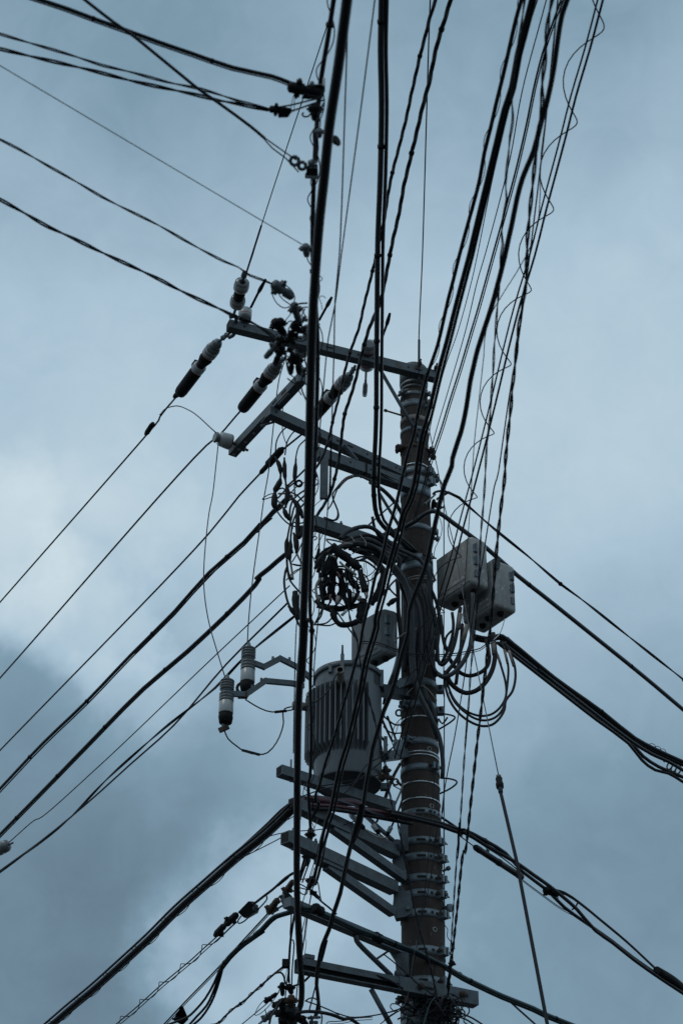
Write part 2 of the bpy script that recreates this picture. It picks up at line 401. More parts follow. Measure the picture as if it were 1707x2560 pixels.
for y, ph in ((1335, .35), (1372, .3), (1250, -.1), (1625, .3)):
    z = pz(y); n = Vector((math.sin(ph), -math.cos(ph), 0)); p = pp(ph, z); part(MB().lathe(p - n * .003, p + n * .0015, [(0, .006, DARK), (1, .006, DARK)], 8), 'painted_hole', pole)  # dark discs on the surface, painted as the shade in small holes
def rod(s, y, w, m=DSTEEL, head=None, n=8):
    P = smooth(lay(s, y=y), .03); r = px(w, P[0]) / 2; mb = MB().tube(P, r, m, n)
    if head: t = (P[0] - P[1]).normalized(); mb.lathe(P[0] - t * .005, P[0] + t * .018, [(0, r * head, m), (.8, r * head, m), (1, r * head * .7, m)], 8)
    return mb
for s, y, w, m in (('E7 25,862 200,915 280,940', (11.2, 11.45), 5, RUST), ('F7 805,622 1000,440', (11.32, 11.5), 5, DSTEEL), ('D5 1335,632 1300,650', (11.45, 11.45), 7, DSTEEL),
                   ('D5 1348,912 1300,915', (11.45, 11.5), 13, BAND), ('D5 1325,815 1300,820', (11.4, 11.5), 5, DSTEEL), ('F7 1030,1310 950,1300', (11.5, 11.5), 9, BAND),
                   ('E7 215,1400 290,1390', (11.4, 11.45), 10, RUST), ('E7 715,1545 650,1520', (11.45, 11.5), 9, RUST), ('D5 985,1580 1010,1560', (11.4, 11.4), 7, DSTEEL)):
    part(rod(s, y, w, m, head=1.7), 'step_bolt', pole)
for s in ('D4 760,420 830,425 890,440 900,452 880,475 830,510 770,545', 'D4 785,925 850,930 905,945 915,960 895,985 850,1015 780,1048', 'D4 770,460 800,500 840,450'):
    part(rod(s, (11.5, 11.5), 4.5, DULL), 'step_loop', pole)

# ------------------------------------------------------------------ steel arms
def arm_pts(a, b, ref, refY):
    h = H(one(ref), refY); return atZ(one(a), h), atZ(one(b), h)
def holes(mb, p0, p1, w, h, spots, m=DARK):
    """dark plates that paint the shade of slots and holes onto the side of a beam that faces the camera"""
    t = (p1 - p0).normalized(); sd = t.cross(Vector((0, 0, 1))).normalized()
    if sd.y > 0: sd = -sd
    for f, ln, hh in spots:
        c = p0.lerp(p1, f) + sd * (w / 2 + .001)
        mb.box(c, t * (ln / 2), sd * .0012, Vector((0, 0, hh / 2)), m)
def bolts(mb, p0, p1, w, h, fs, m=DSTEEL):
    for f in fs:
        c = p0.lerp(p1, f); mb.lathe(c + Vector((0, 0, -h / 2 - .02)), c + Vector((0, 0, h / 2 + .045)), [(0, .011, m), (.1, .011, m), (.1, .007, m), (.8, .007, m), (.8, .012, m), (.9, .012, m), (.9, .007, m), (1, .007, m)], 8)
TUBE_END = .004
def dark_end_plate(mb, p, t, w, h):  # dark plate on the solid end, painted as the shade inside a tube
    sd = t.cross(Vector((0, 0, 1))).normalized(); mb.box(p + t * .001, t * .002, sd * (w / 2 - .008), Vector((0, 0, h / 2 - .008)), DARK)

# top crossarm
a0, a1 = arm_pts('C4 533,545', 'C5 1072,762', 'S 1040,926', 11.33)
TA0, TA1 = a0, a1
TH = a0.z - EYE.z
top_arm = thing('crossarm', 'long grey steel crossarm across the very top of the pole', 'crossarm', a0.lerp(a1, .5))
mb = MB().beam(a0, a1, .066, .068, STEEL); holes(mb, a0, a1, .066, .068, [(.07, .014, .014), (.22, .012, .012), (.47, .05, .012), (.62, .05, .012), (.68, .012, .012), (.85, .012, .012), (.90, .05, .012)])
dark_end_plate(mb, a0, (a0 - a1).normalized(), .066, .068); part(mb, 'beam', top_arm)
for f, ln in ((.905, .10), (.985, .10)):
    c = a0.lerp(a1, f); q = MB().lathe(c + Vector((0, 0.02, .02)), c + Vector((0.02, -.09, .05)), [(0, .007, RUST), (.55, .007, RUST), (.55, .015, RUST), (.75, .015, RUST), (.75, .007, RUST), (1, .007, RUST)], 8); part(q, 'bolt', top_arm)
P = [a0.lerp(a1, .72) + Vector((0, .03, -.03)), atY(one('C5 940,1245'), PY - .10)]
part(MB().tube(P, .0135, STEEL, 10), 'brace_rod', top_arm)
z = P[1]; part(MB().box(z, Vector((.025, 0, 0)), Vector((0, .008, 0)), Vector((0, 0, .03)), STEEL), 'brace_foot', top_arm)

# second arm, its outrigger and the lower arm of the pair
a0, a1 = arm_pts('C4 845,1222', 'C5 800,1520', 'C5 780,1510', 11.42)
SA0, SA1 = a0, a1
arm2 = thing('crossarm', 'steel crossarm second from the top, with an outrigger across its free end', 'crossarm', a0.lerp(a1, .5))
mb = MB().beam(a0, a1, .066, .068, STEEL); holes(mb, a0, a1, .066, .068, [(.04, .013, .013), (.27, .012, .012), (.5, .05, .012), (.58, .05, .012), (.71, .012, .012), (.78, .05, .012), (.93, .012, .012), (.96, .012, .012)])
part(mb, 'beam', arm2)
h2 = SA0.z - EYE.z
o0, o1 = atZ(one('C4 1115,955'), h2 + .07), atZ(one('C4 568,1540'), h2 + .07)
mb = MB().beam(o0, o1, .06, .066, STEEL); holes(mb, o0, o1, .06, .066, [(.2, .06, .014), (.33, .06, .014)])
for f in (.68, .80, .90, .975):
    c = o0.lerp(o1, f); mb.lathe(c + Vector((0, 0, -.035)), c + Vector((0, 0, .035)), [(0, .011, GLASS), (1, .011, GLASS)], 10)
dark_end_plate(mb, o1, (o1 - o0).normalized(), .06, .066); part(mb, 'outrigger', arm2)
for s in ('C4 790,1332 900,1300', 'C4 800,1305 830,1270', 'C4 930,1165 1010,1080'):
    part(MB().tube(lay(s, z=h2 + .01), .008, STEEL, 8), 'stay_rod', arm2)
a0, a1 = arm_pts('D1 445,108', 'D1 1170,365', 'D1 1170,365', 11.33)
LA0, LA1 = a0, a1
arm3 = thing('crossarm', 'steel crossarm just under the second one, nearer the viewer, wires strapped along it', 'crossarm', a0.lerp(a1, .5))
mb = MB().beam(a0, a1, .07, .075, STEEL); holes(mb, a0, a1, .07, .075, [(.33, .012, .012), (.55, .012, .012)])
part(mb, 'beam', arm3)
mb = MB(); mb.beam(atY(one('C5 345,1295'), SA0.lerp(SA1, .45).y), atY(one('C5 445,1415'), LA0.lerp(LA1, .4).y - .02), .03, .012, STEEL); part(mb, 'link_plate', arm3)
p = LA0 + (LA1 - LA0).normalized() * .06
mb = MB().box(Vector((p.x, p.y - .05, p.z - .19)), Vector((.027, 0, 0)), Vector((0, .012, 0)), Vector((0, 0, .19)), STEEL)
part(mb, 'hanger_plate', arm3)
for k in (0.5, 0.62): 
    c = LA0.lerp(LA1, k); t = (LA1 - LA0).normalized(); sd = t.cross(Vector((0, 0, 1)))
    mb = MB().beam(c - t * .006, c + t * .006, .078, .083, PALE if k > .6 else TAPE); part(mb, 'cable_tie', arm3)
part(MB().tube(lay('D1 930,410 1090,675', y=(11.28, 11.4)), .011, STEEL, 8), 'brace_rod', arm3)
part(MB().tube(lay('D1 845,672 1055,485', y=(11.2, 11.5)), .006, DSTEEL, 8), 'stay_rod', arm3)
for s in ('C5 610,1500 700,1545 860,1610', 'C5 620,1520 730,1575 850,1625'):
    part(rod(s, (11.15, 11.3), 3, DULL), 'strapped_wire', arm3)
a0, a1 = arm_pts('E3 130,165', 'S 1015,1385', 'S 1015,1385', 11.4)
arm4 = thing('crossarm', 'short steel crossarm half hidden behind the tangle of taped cables', 'crossarm', a0.lerp(a1, .5))
mb = MB().beam(a0, a1, .07, .08, STEEL); bolts(mb, a0, a1, .07, .08, (.3,)); part(mb, 'beam', arm4)

# transformer platform arm
a0, a1 = arm_pts('D3 620,1182', 'D3 1510,1468', 'D3 1510,1468', 11.36)
PA0, PA1 = a0, a1
plat = thing('crossarm', 'pale steel support arm under the transformer, open box end at left', 'crossarm', a0.lerp(a1, .5))
mb = MB().beam(a0, a1, .062, .062, STEEL); dark_end_plate(mb, a0, (a0 - a1).normalized(), .062, .062); part(mb, 'beam', plat)
for f in (.1, .17): part(MB().tube([a0.lerp(a1, f) + Vector((0, 0, -.05)), a0.lerp(a1, f) + Vector((0, 0, .10))], .006, DSTEEL, 6), 'bolt', plat)
P = [atZ(one('D5 735,240'), a0.z - EYE.z - .05), atY(one('D5 1000,480'), 11.36)]
part(MB().tube(P, .0145, STEEL, 10), 'brace_pipe', plat)
c = P[1]; part(MB().lathe(c + Vector((-.03, -.03, 0)), c + Vector((.0, .0, 0)), [(0, .04, STEEL), (1, .04, STEEL)], 12), 'brace_flange', plat)
c = atY(one('D5 1025,395'), 11.37); part(MB().box(c, Vector((.025, 0, 0)), Vector((0, .02, 0)), Vector((0, 0, .11)), STEEL), 'mounting_channel', plat)

def bracket_arm(label, e0, e1, br0, br1, plate, w=.07, h=.072, refY=11.36, extra=()):
    a0, a1 = arm_pts(e0, e1, e1, refY)
    t = thing('crossarm', label, 'crossarm', a0.lerp(a1, .5))
    mb = MB().beam(a0, a1, w, h, STEEL); dark_end_plate(mb, a0, (a0 - a1).normalized(), w, h); part(mb, 'beam', t)
    b0 = one(br0); hb = a0.z - EYE.z - h * .75
    q0 = atZ(b0, hb); q1 = atY(one(br1), refY + .01)
    mb = MB().beam(q0, q1, .05, .05, DSTEEL); part(mb, 'brace', t)
    d = (a1 - a0).normalized(); f0 = q0 - d * .03
    part(MB().box(q0 + d * .03 + Vector((0, 0, .012)), d * .10, d.cross(Vector((0, 0, 1))) * .034, Vector((0, 0, .016)), STEEL), 'shoe', t)
    P = [atY(p, refY + .02) for p in pts2(plate)]
    mb = MB().prism(P, Vector((.01, .055, 0)), STEEL); part(mb, 'gusset', t)
    for p in (P[0], P[len(P) // 2]):
        q = p.lerp(sum(P, Vector()) / len(P), .4); part(MB().lathe(q + Vector((0, -.02, 0)), q + Vector((0, .01, 0)), [(0, .014, DSTEEL), (1, .014, DSTEEL)], 7), 'bolt', t)
    return t, a0, a1
armA, AA0, AA1 = bracket_arm('grey steel bracket arm with a diagonal brace, highest of the lower three', 'D5 232,165', 'D5 965,515', 'D5 510,335', 'D5 1020,700',
                             'D5 955,480 1005,490 1020,560 1035,620 1050,700 1000,720 965,650 940,580')
armB, BA0, BA1 = bracket_arm('grey steel bracket arm between the upper braced arm and the teal cable', 'D5 178,408', 'D5 955,772', 'D5 470,610', 'D5 945,945',
                             'D5 950,745 1010,755 1040,800 1085,830 1085,950 1030,975 960,985 940,930 950,850')
for f in (.07, .27): bolts(mb0 := MB(), BA0, BA1, .07, .072, (f,)); part(mb0, 'bolt', armB)
# arm under the teal cable
a0, a1 = arm_pts('D5 190,872', 'D5 985,1205', 'D5 985,1205', 11.33)
GA0, GA1 = a0, a1
armG = thing('crossarm', 'dark steel arm with the teal cable lashed along it', 'crossarm', a0.lerp(a1, .5))
part(MB().beam(a0, a1, .06, .055, DSTEEL), 'beam', armG)
part(MB().prism([atY(p, 11.38) for p in pts2('D5 955,1180 1000,1195 1060,1215 1062,1385 1000,1400 1000,1280')], Vector((0, .05, 0)), STEEL), 'gusset', armG)
part(MB().prism([atY(p, 11.36) for p in pts2('D5 905,1195 960,1185 1000,1260 1000,1400 970,1400 965,1290')], Vector((0, .02, 0)), DSTEEL), 'web_plate', armG)
part(MB().tube(smooth([atY(p, y) for p, y in zip(pts2('D5 682,1105 688,1145 720,1185 800,1265 935,1395'), (11.05, 11.06, 11.08, 11.18, 11.34))], .04), .0155, STEEL, 10), 'brace_pipe', armG)
part(MB().tube(lay('D5 830,1275 912,1220', y=(11.2, 11.35)), .007, STEEL, 8), 'stay_rod', armG)
c = atY(one('D5 990,1385'), 11.32); part(MB().blob(c, Vector((.03, 0, 0)), .03, STEEL), 'pivot', armG)
# lowest arm, an open channel
a0, a1 = arm_pts('D5 262,1318', 'D5 1535,1568', 'D5 1150,1490', 11.28)
CA0, CA1 = a0, a1
armC = thing('crossarm', 'lowest steel channel crossarm, running on past the pole to a blunt right end', 'crossarm', a0.lerp(a1, .5))
t = (a1 - a0).normalized(); sd = t.cross(Vector((0, 0, 1))).normalized()
if sd.y > 0: sd = -sd
mb = MB()
fr_ = a0.lerp(a1, .55)
mb.box((a0 + fr_) / 2 - sd * .03, (fr_ - a0) / 2, sd * .003, Vector((0, 0, .04)), STEEL)
mb.box((a0 + fr_) / 2 + Vector((0, 0, .0365)), (fr_ - a0) / 2, sd * .027, Vector((0, 0, .003)), STEEL)
mb.box((a0 + fr_) / 2 - Vector((0, 0, .0365)), (fr_ - a0) / 2, sd * .027, Vector((0, 0, .003)), STEEL)
mb.box((a0 + fr_) / 2 + sd * .027 + Vector((0, 0, .017)), (fr_ - a0) / 2, sd * .003, Vector((0, 0, .0195)), STEEL)
mb.box((a1 + fr_) / 2, (a1 - fr_) / 2, sd * .035, Vector((0, 0, .042)), STEEL)
holes(mb, a0, a1, .07, .08, [(.71, .07, .016), (.925, .03, .018)]); part(mb, 'beam', armC)
for f in (.665, .905): 
    c = a0.lerp(a1, f) + sd * .036; part(MB().lathe(c, c + sd * .03, [(0, .02, RUST), (.6, .02, RUST), (.6, .01, RUST), (1, .01, RUST)], 8), 'bolt', armC)
part(MB().tube([atY(p, y) for p, y in zip(pts2('D5 790,1490 930,1745'), (11.15, 11.25))], .016, DSTEEL, 10), 'brace_pipe', armC)
part(MB().box(a0 + t * .07 + Vector((0, 0, .055)), t * .03, sd * .03, Vector((0, 0, .012)), DSTEEL), 'end_clip', armC)

# ------------------------------------------------------------------ transformer
TY = 11.25; tb = atY(one('D3 1158,1300'), TY); TZ0 = tb.z; TX = tb.x
TZ1 = atY(one('D3 1158,318'), TY - .2).z; TR = .212
tr = thing('transformer', 'grey finned cylinder transformer hung on the left of the pole', 'transformer', (TX, TY, TZ0))
B0 = Vector((TX, TY, TZ0)); B1 = Vector((TX, TY, TZ1)); hh = TZ1 - TZ0
part(MB().lathe(B0, B1, [(0, TR * .97, TANK), (.012, TR, TANK), (.955, TR, TANK)], 48, cap=False).lathe(B0 + Vector((0, 0, .004)), B0 + Vector((0, 0, .03)), [(0, TR * .965, TANKB), (1, TR * .965, TANKB)], 48), 'tank', tr)
part(MB().lathe(B0 + Vector((0, 0, hh * .945)), B1 + Vector((0, 0, .03)), [(0, TR + .014, TANK), (.45, TR + .014, TANK), (.46, TR + .005, TANK), (.9, TR * .8, TANK), (1, TR * .25, TANK)], 48), 'lid', tr)
f0, f1 = hh * .225, hh * .79
for i in range(21):
    ph = R(-124 + i * 7.6); n = Vector((math.sin(ph), -math.cos(ph), 0)); s = Vector((math.cos(ph), math.sin(ph), 0)) * .0032
    a, b = TR - .004, TR + .062
    pl = [B0 + n * a + Vector((0, 0, f0 - .03)), B0 + n * b + Vector((0, 0, f0 + .012)), B0 + n * b + Vector((0, 0, f1 - .015)), B0 + n * a + Vector((0, 0, f1 + .03))]
    part(MB().prism([p - s for p in pl], s * 2, TANK), 'cooling_fin', tr)
def on_tank(s, ry=0): return atY(one(s), TY - TR + ry)
c = on_tank('D3 1105,500', .0); d = Vector((-.05, -1, .12)).normalized()
q = MB().lathe(c + d * -.03, c + d * .15, [(0, .030, PALE), (.1, .027, PALE), (.95, .027, PALE), (1, .025, PALE), (1, .019, DARK), (.6, .019, DARK)], 20, cap=False); part(q, 'bushing', tr)
c = atY(one('D3 750,685'), TY - .05); part(MB().lathe(c + Vector((.09, .0, 0)), c + Vector((-.02, -.03, 0)), [(0, .027, PALE), (.95, .027, PALE), (1, .022, PALE)], 16), 'bushing', tr)
c = on_tank('D3 1115,360', .02); mb = MB().box(c + Vector((0, -.02, .02)), Vector((.012, 0, 0)), Vector((0, .012, 0)), Vector((0, 0, .05)), TANK)
mb.lathe(c + Vector((0, -.02, .06)), c + Vector((0, -.02, .14)), [(0, .008, STEEL), (1, .006, STEEL)], 8); part(mb, 'lid_clamp', tr)
c = on_tank('D3 1020,385', .03); part(MB().box(c, Vector((.010, 0, 0)), Vector((0, .02, 0)), Vector((0, 0, .028)), TANK), 'lid_clamp', tr)
c = on_tank('D3 1140,395', .0); part(MB().prism([B0 + Vector((math.sin(a) * (TR + .003), -math.cos(a) * (TR + .003), hh * .84)) for a in (R(50), R(62), R(62.1), R(50.1))], Vector((0, 0, .10)), TANKB), 'name_plate', tr)
for s0, s1 in (('D4 300,235', 'D4 500,270'), ('D4 330,760', 'D4 495,740')):
    c0, c1 = atY(one(s0), TY - .02), atY(one(s1), 11.42); mb = MB().beam(c0, c1, .09, .055, DSTEEL); mb.box(c0 + Vector((.02, -.03, .05)), Vector((.012, 0, 0)), Vector((0, .04, 0)), Vector((0, 0, .06)), DSTEEL)
    mb.box(c1 + Vector((-.03, -.05, .03)), Vector((.035, 0, 0)), Vector((0, .01, 0)), Vector((0, 0, .045)), BAND); part(mb, 'hanger', tr)
c0, c1 = atY(one('D4 440,200'), 11.3), atY(one('D4 560,150'), 11.36); part(MB().beam(c0, c1, .02, .05, BAND), 'hanger_strap', tr)
c = atY(one('D3 1450,1310'), TY); part(MB().box(c, Vector((.03, 0, 0)), Vector((0, .02, 0)), Vector((0, 0, .02)), DSTEEL), 'foot_lug', tr)

# ------------------------------------------------------------------ junction boxes
def jbox(label, corner, Yc, u, v, hgt, m, latch=True, front_panel=True):
    """corner: photo position of the top of the edge that points at the camera; u runs back to the left, v back to the right"""
    c = atY(one(corner), Yc); U = Vector((*u, 0)); V = Vector((*v, 0)); Z = Vector((0, 0, -hgt)); ctr = c + (U + V + Z) / 2
    t = thing('junction_box', label, 'junction box', ctr)
    mb = MB(); mb.hexa([c + Z, c + U + Z, c + U + V + Z, c + V + Z, c, c + U, c + U + V, c + V], m)
    part(mb, 'housing', t, bev=.026)
    un, vn = U.normalized(), V.normalized()
    # raised panel on the left front face, with a sunk strip near its foot
    q = c - vn * .006; mb = MB()
    mb.hexa([q + Z * .94 + U * .05, q + Z * .94 + U * .97, q + Z * .94 + U * .97 + vn * .02, q + Z * .94 + U * .05 + vn * .02, q + Z * .03 + U * .05, q + Z * .03 + U * .97, q + Z * .03 + U * .97 + vn * .02, q + Z * .03 + U * .05 + vn * .02], m)
    part(mb, 'door', t, bev=.008)
    q = c - vn * .0105; mb = MB(); mb.hexa([q + Z * .84 + U * .16, q + Z * .84 + U * .9, q + Z * .84 + U * .9 + vn * .02, q + Z * .84 + U * .16 + vn * .02,
                                           q + Z * .76 + U * .22, q + Z * .76 + U * .9, q + Z * .76 + U * .9 + vn * .02, q + Z * .76 + U * .22 + vn * .02], m); part(mb, 'door_rib', t, bev=.004)
    if latch:
        lx = .22 if latch == 1 else .80
        for f0, f1 in ((.16, .36), (.42, .62)):
            q = c + V * lx - un * .004; mb = MB().box(q + Z * ((f0 + f1) / 2), vn * .016, un * .007, Vector((0, 0, hgt * (f1 - f0) / 2 * .8)), BAND)
            mb.lathe(q + Z * f0 - un * .012, q + Z * f1 - un * .012, [(i / 12, .008 if i % 2 else .0055, DSTEEL) for i in range(13)], 8); part(mb, 'latch', t)
        q = c + V * lx - un * .004; part(MB().box(q + Z * .78, vn * .012, un * .005, Vector((0, 0, hgt * .07)), DSTEEL), 'hasp', t)
    for k, (fu, fv) in enumerate(((.18, .5), (.45, .35), (.72, .5))):
        q = c + Z + U * fu + V * fv; part(MB().lathe(q + Vector((0, 0, .004)), q - Vector((0, 0, .022)), [(0, .024, TAPE), (.8, .022, TAPE), (1, .015, TAPE)], 14), 'cable_gland', t)
    return t, c, U, V, Z
ju, jv = (-.222, .315), (.118, .083)
jb1, c1_, U1, V1, Z1 = jbox('weathered grey junction box nearest the pole on its right side', 'F5 628,45', 11.22, ju, jv, .378, FRP, latch=1)
jb2, c2_, U2, V2, Z2 = jbox('weathered grey junction box set behind its twin, latch on its far right edge', 'F5 1000,420', 11.30, (-.20, .29), (.152, .105), .37, FRP, latch=2)
jb3, c3_, U3, V3, Z3 = jbox('plain grey junction box with a round emblem, between transformer and pole', 'E6 742,165', 11.22, (-.212, .24), (.10, .05), .345, FRPB, latch=1)
# steel bar the two right boxes hang on
mb = MB().beam(atY(one('F5 860,640'), 11.55), atY(one('F5 1060,510'), 11.28), .04, .07, DSTEEL); tag(mb.build('mounting_bar'), 'short dark steel bar clamped between the two weathered junction boxes', 'mounting bar')
# round emblem
n = -V3.normalized(); un = U3.normalized(); ec = c3_ + U3 * .55 + Z3 * .27 + n * .0075
ec = None
def on_plane(xy, p0, nn):
    d = ray(*xy); return EYE + d * ((p0 - EYE).dot(nn) / d.dot(nn))
ec = on_plane(one('E6 350,715'), c3_ + n * .0065, n); rgt = -un; upv = rgt.cross(n).normalized()
if upv.z < 0: upv = -upv
er = .031
part(MB().lathe(ec - n * .001, ec + n * .0012, [(0, er, GLASS), (1, er, GLASS)], 28).lathe(ec + n * .001, ec + n * .0016, [(0, er * .86, TANKB), (1, er * .86, TANKB)], 28), 'emblem', jb3)
def letters(txt, c, rg, up_, size, m, parent):
    cu = bpy.data.curves.new('lettering', 'FONT'); cu.body = txt; cu.size = size; cu.align_x = 'CENTER'; cu.align_y = 'CENTER'; cu.extrude = .0004; cu.resolution_u = 3
    o = bpy.data.objects.new('lettering_source', cu); C.objects.link(o); bpy.context.view_layer.update()
    me = bpy.data.meshes.new_from_object(o.evaluated_get(bpy.context.evaluated_depsgraph_get())); bpy.data.objects.remove(o)
    me.materials.clear(); me.materials.append(m)
    o = bpy.data.objects.new('lettering', me); C.objects.link(o); M = Matrix((rg, up_, rg.cross(up_))).transposed().to_4x4()
    o.parent = parent; M.translation = c - root_loc(parent); o.matrix_local = M
letters('RJ', ec + n * .0022, rgt, upv, .042, GLASS, jb3)
# ------------------------------------------------------------------ insulators and power lines
def along(P, lens):
    """points at given distances along a polyline"""
    r = []; 
    for d in lens:
        q = P[-1]; rest = d
        for a, b in zip(P, P[1:]):
            l = (b - a).length
            if rest <= l: q = a.lerp(b, rest / l); break
            rest -= l
        r.append(q)
    return r
def strain(label, tie, a, b, h, disc=.053, sleeve=True):
    """a strain insulator set from the arm (tie) along a->b at height h: two porcelain discs, a dark neck cover and a clamp cover"""
    pt, pa, pb = atZ(one(tie), h), atZ(one(a), h), atZ(one(b), h)
    t = thing('strain_insulator', label, 'insulator', pa)
    part(MB().tube([pt, pt.lerp(pa, .5) + Vector((0, 0, -.01)), pa], .011, BAND, 8).lathe(pt.lerp(pa, .35), pt.lerp(pa, .7), [(0, .02, BAND), (.5, .016, DSTEEL), (1, .02, BAND)], 10), 'shackle', t)
    L_ = (pb - pa).length; D = (pb - pa) / L_
    def seg(f0, f1, prof, name): part(MB().lathe(pa + D * L_ * f0, pa + D * L_ * f1, prof, 22), name, t)
    seg(0, .09, [(0, .012, BAND), (.15, .030, PORCD), (.6, .040, PORCD), (1, .038, PORCD)], 'cap')
    seg(.09, .26, [(0, .040, PORCD), (.18, disc * .92, PORCD), (.3, disc, PORC), (.42, disc, PORC), (.47, disc * .9, PORCD), (.55, disc, PORC), (.78, disc, REDP), (.9, disc, REDP), (1, disc * .82, REDP)], 'disc')
    seg(.26, .45, [(0, .040, TAPE), (.3, .050, TAPE), (.85, .034, TAPE), (1, .032, TAPE)], 'neck_cover')
    seg(.45, .54, [(0, .036, PORC), (.15, disc * .92, PORC), (.4, disc * .92, PORC), (.48, disc * .84, PORC), (.56, disc * .92, PORC), (.75, disc * .92, REDP), (.9, disc * .9, REDP), (1, disc * .7, REDP)], 'disc')
    if sleeve:
        q = MB().lathe(pa + D * L_ * .54, pa + D * L_, [(0, .042, TAPE), (.1, .048, TAPE), (.84, .046, TAPE), (.94, .041, TAPE), (1, .016, TAPE)], 18)
        u = D.cross(Vector((0, 0, 1))).normalized(); c = pa + D * L_ * .58
        q.box(c + Vector((0, 0, .05)), D * .03, u * .022, Vector((0, 0, .042)), TAPE); part(q, 'clamp_cover', t)
    return t
h_top = TH - .02
strain('strain insulator hanging off the crossarm tip, down to the lower left, clear against sky', 'C4 560,590', 'C4 462,668', 'C4 150,1085', h_top)
strain('strain insulator in the middle, its sleeve dark beside the outrigger', 'C4 985,790', 'C4 935,835', 'C4 640,1205', h_top)
strain('strain insulator right of the thick black cable, below the crossarm', 'C5 432,672', 'C5 395,742', 'C5 80,1105', h_top)
for s in ('C4 548,480 590,470 592,560 575,620 540,640',): 
    tag(MB().tube(smooth(lay(s, z=TH + .02), .02), .014, DSTEEL, 8).build('arm_clamp'), 'dark strap clamp looped round the free tip of the top crossarm', 'clamp')
# power lines away to the lower left
LW = dict(cat='power line', e1=6, step=.4)
wire('power_line', 'bare-looking black power line, topmost of those falling to the left edge', 'C4 150,1085 120,1115 0,1262 A 365,965 340,995 0,1384', 4.6, z=h_top, **LW)
wire('power_line', 'black power line passing behind the small outrigger insulator', 'C4 640,1205 590,1262 430,1440 A 490,1010 0,1558', 4.8, z=h_top, **LW)
wire('power_line', 'black power line reaching the left edge between insulator line and thick taped lines', 'C4 1240,1270 1140,1375 960,1520 790,1700 620,1882 A 480,1225 0,1724', 5.0, z=h_top - .4, **LW)
tag(MB().lathe(atZ(one('C4 965,1505'), h_top - .4), atZ(one('C4 785,1705'), h_top - .4), [(0, .012, TAPE), (.1, .028, TAPE), (.62, .030, TAPE), (.68, .019, TAPE), (.92, .019, TAPE), (1, .01, TAPE)], 12).build('taped_joint'), 'black taped joint on a power line above the left tangle of cables', 'joint')
for c, d, lab in (('A 420,895', 'A 400,912', 'uppermost'), ('A 352,972', 'A 335,998', 'lower')):
    tag(MB().lathe(atZ(one(c), h_top), atZ(one(d), h_top), [(0, .014, TAPE), (.2, .02, TAPE), (.8, .02, TAPE), (1, .013, TAPE)], 10).build('line_sleeve'), f'{lab} dark sleeve on the topmost left power line below its insulator', 'sleeve')
wire('power_line', 'thick black cable leaving the upper left tangle for the left edge', 'E2 640,640 500,720 380,850 310,905 0,1250 D1 0,660 A 560,1245 480,1315 400,1405 300,1505 200,1610 100,1706 0,1812', 9.5, z=7.5, ties=.9, second=[(3, 6, 4, DULL)], cat='power line', e1=6, step=.4)
wire('power_line', 'thick black cable just below another, from the tangle to the left edge', 'E2 640,1610 500,1690 220,1930 0,2110 D1 0,1075 A 560,1370 430,1495 330,1580 200,1712 100,1815 0,1917', 9.5, z=7.1, ties=.8, second=[(3, 5, 4, DULL)], cat='power line', e1=6, step=.4)
wire('messenger_wire', 'thin wire beside the thick black cable on the left', 'A 625,1190 540,1265 400,1410 310,1500', 3, z=7.53, mat=DULL, cat='wire')
wire('guy_wire', 'thin stay wire ending at the small insulator on the left edge', 'A 665,1345 500,1500 225,1762 90,1880 D6 190,206 50,325', 2.6, z=6.9, mat=DULL, cat='wire')
g0, g1 = atZ(one('D6 48,338'), 6.9), atZ(one('D6 -25,372'), 6.9)
gi = thing('guy_insulator', 'small pale porcelain insulator cut by the left edge of the view', 'insulator', g0)
part(MB().lathe(g0, g1, [(0, .02, PORCD), (.15, .05, PORCD), (.4, .055, PORC), (.5, .035, PORC), (.62, .055, PORC), (.9, .05, PORCD), (1, .02, PORCD)], 18), 'body', gi)
part(MB().tube([g0, g0.lerp(g1, -.3)], .008, DSTEEL, 8), 'eye', gi)
wire('power_line', 'taped black line, upper of two that meet near the left edge', 'A 680,1412 560,1510 500,1575 380,1670 300,1740 240,1795 160,1880 80,1945 0,2003', 7, z=6.6, twist=2, pitch=1.5, cat='power line', e1=5, step=.3)
wire('power_line', 'thin black line, lower of two that meet near the left edge', 'A 660,1385 520,1525 400,1665 300,1755 200,1845 90,1935 0,2000', 4.5, z=6.66, cat='power line', e1=5, step=.3)
# up from the crossarm tip
pt, pa, pb = atZ(one('C4 575,470'), TH + .02), atZ(one('C4 600,395'), TH + .06), atZ(one('C4 655,170'), TH + .06)
ui = thing('strain_insulator', 'strain insulator pointing up from the free tip of the top crossarm', 'insulator', pa)
D = (pb - pa); 
part(MB().tube([pt, pa], .010, BAND, 8), 'shackle', ui)
part(MB().lathe(pa, pa + D * .30, [(0, .03, PORCD), (.2, .052, PORC), (.4, .054, PORC), (.6, .054, REDP), (.7, .054, PORC), (.9, .05, PORCD), (1, .03, PORCD)], 20), 'disc', ui)
part(MB().lathe(pa + D * .26, pa + D * .6, [(0, .036, TAPE), (.5, .04, TAPE), (1, .036, TAPE)], 16), 'neck_cover', ui)
part(MB().lathe(pa + D * .56, pa + D * .86, [(0, .036, PORCD), (.2, .053, PORC), (.45, .054, REDP), (.55, .054, PORC), (.9, .05, PORCD), (1, .022, DARK)], 20), 'disc', ui)
part(MB().tube([pa + D * .84, pa + D * 1.1], .011, DSTEEL, 8).lathe(pa + D * .98, pa + D * 1.22, [(0, .01, DSTEEL), (.3, .022, DSTEEL), (.8, .018, DSTEEL), (1, .008, DSTEEL)], 10), 'clevis', ui)
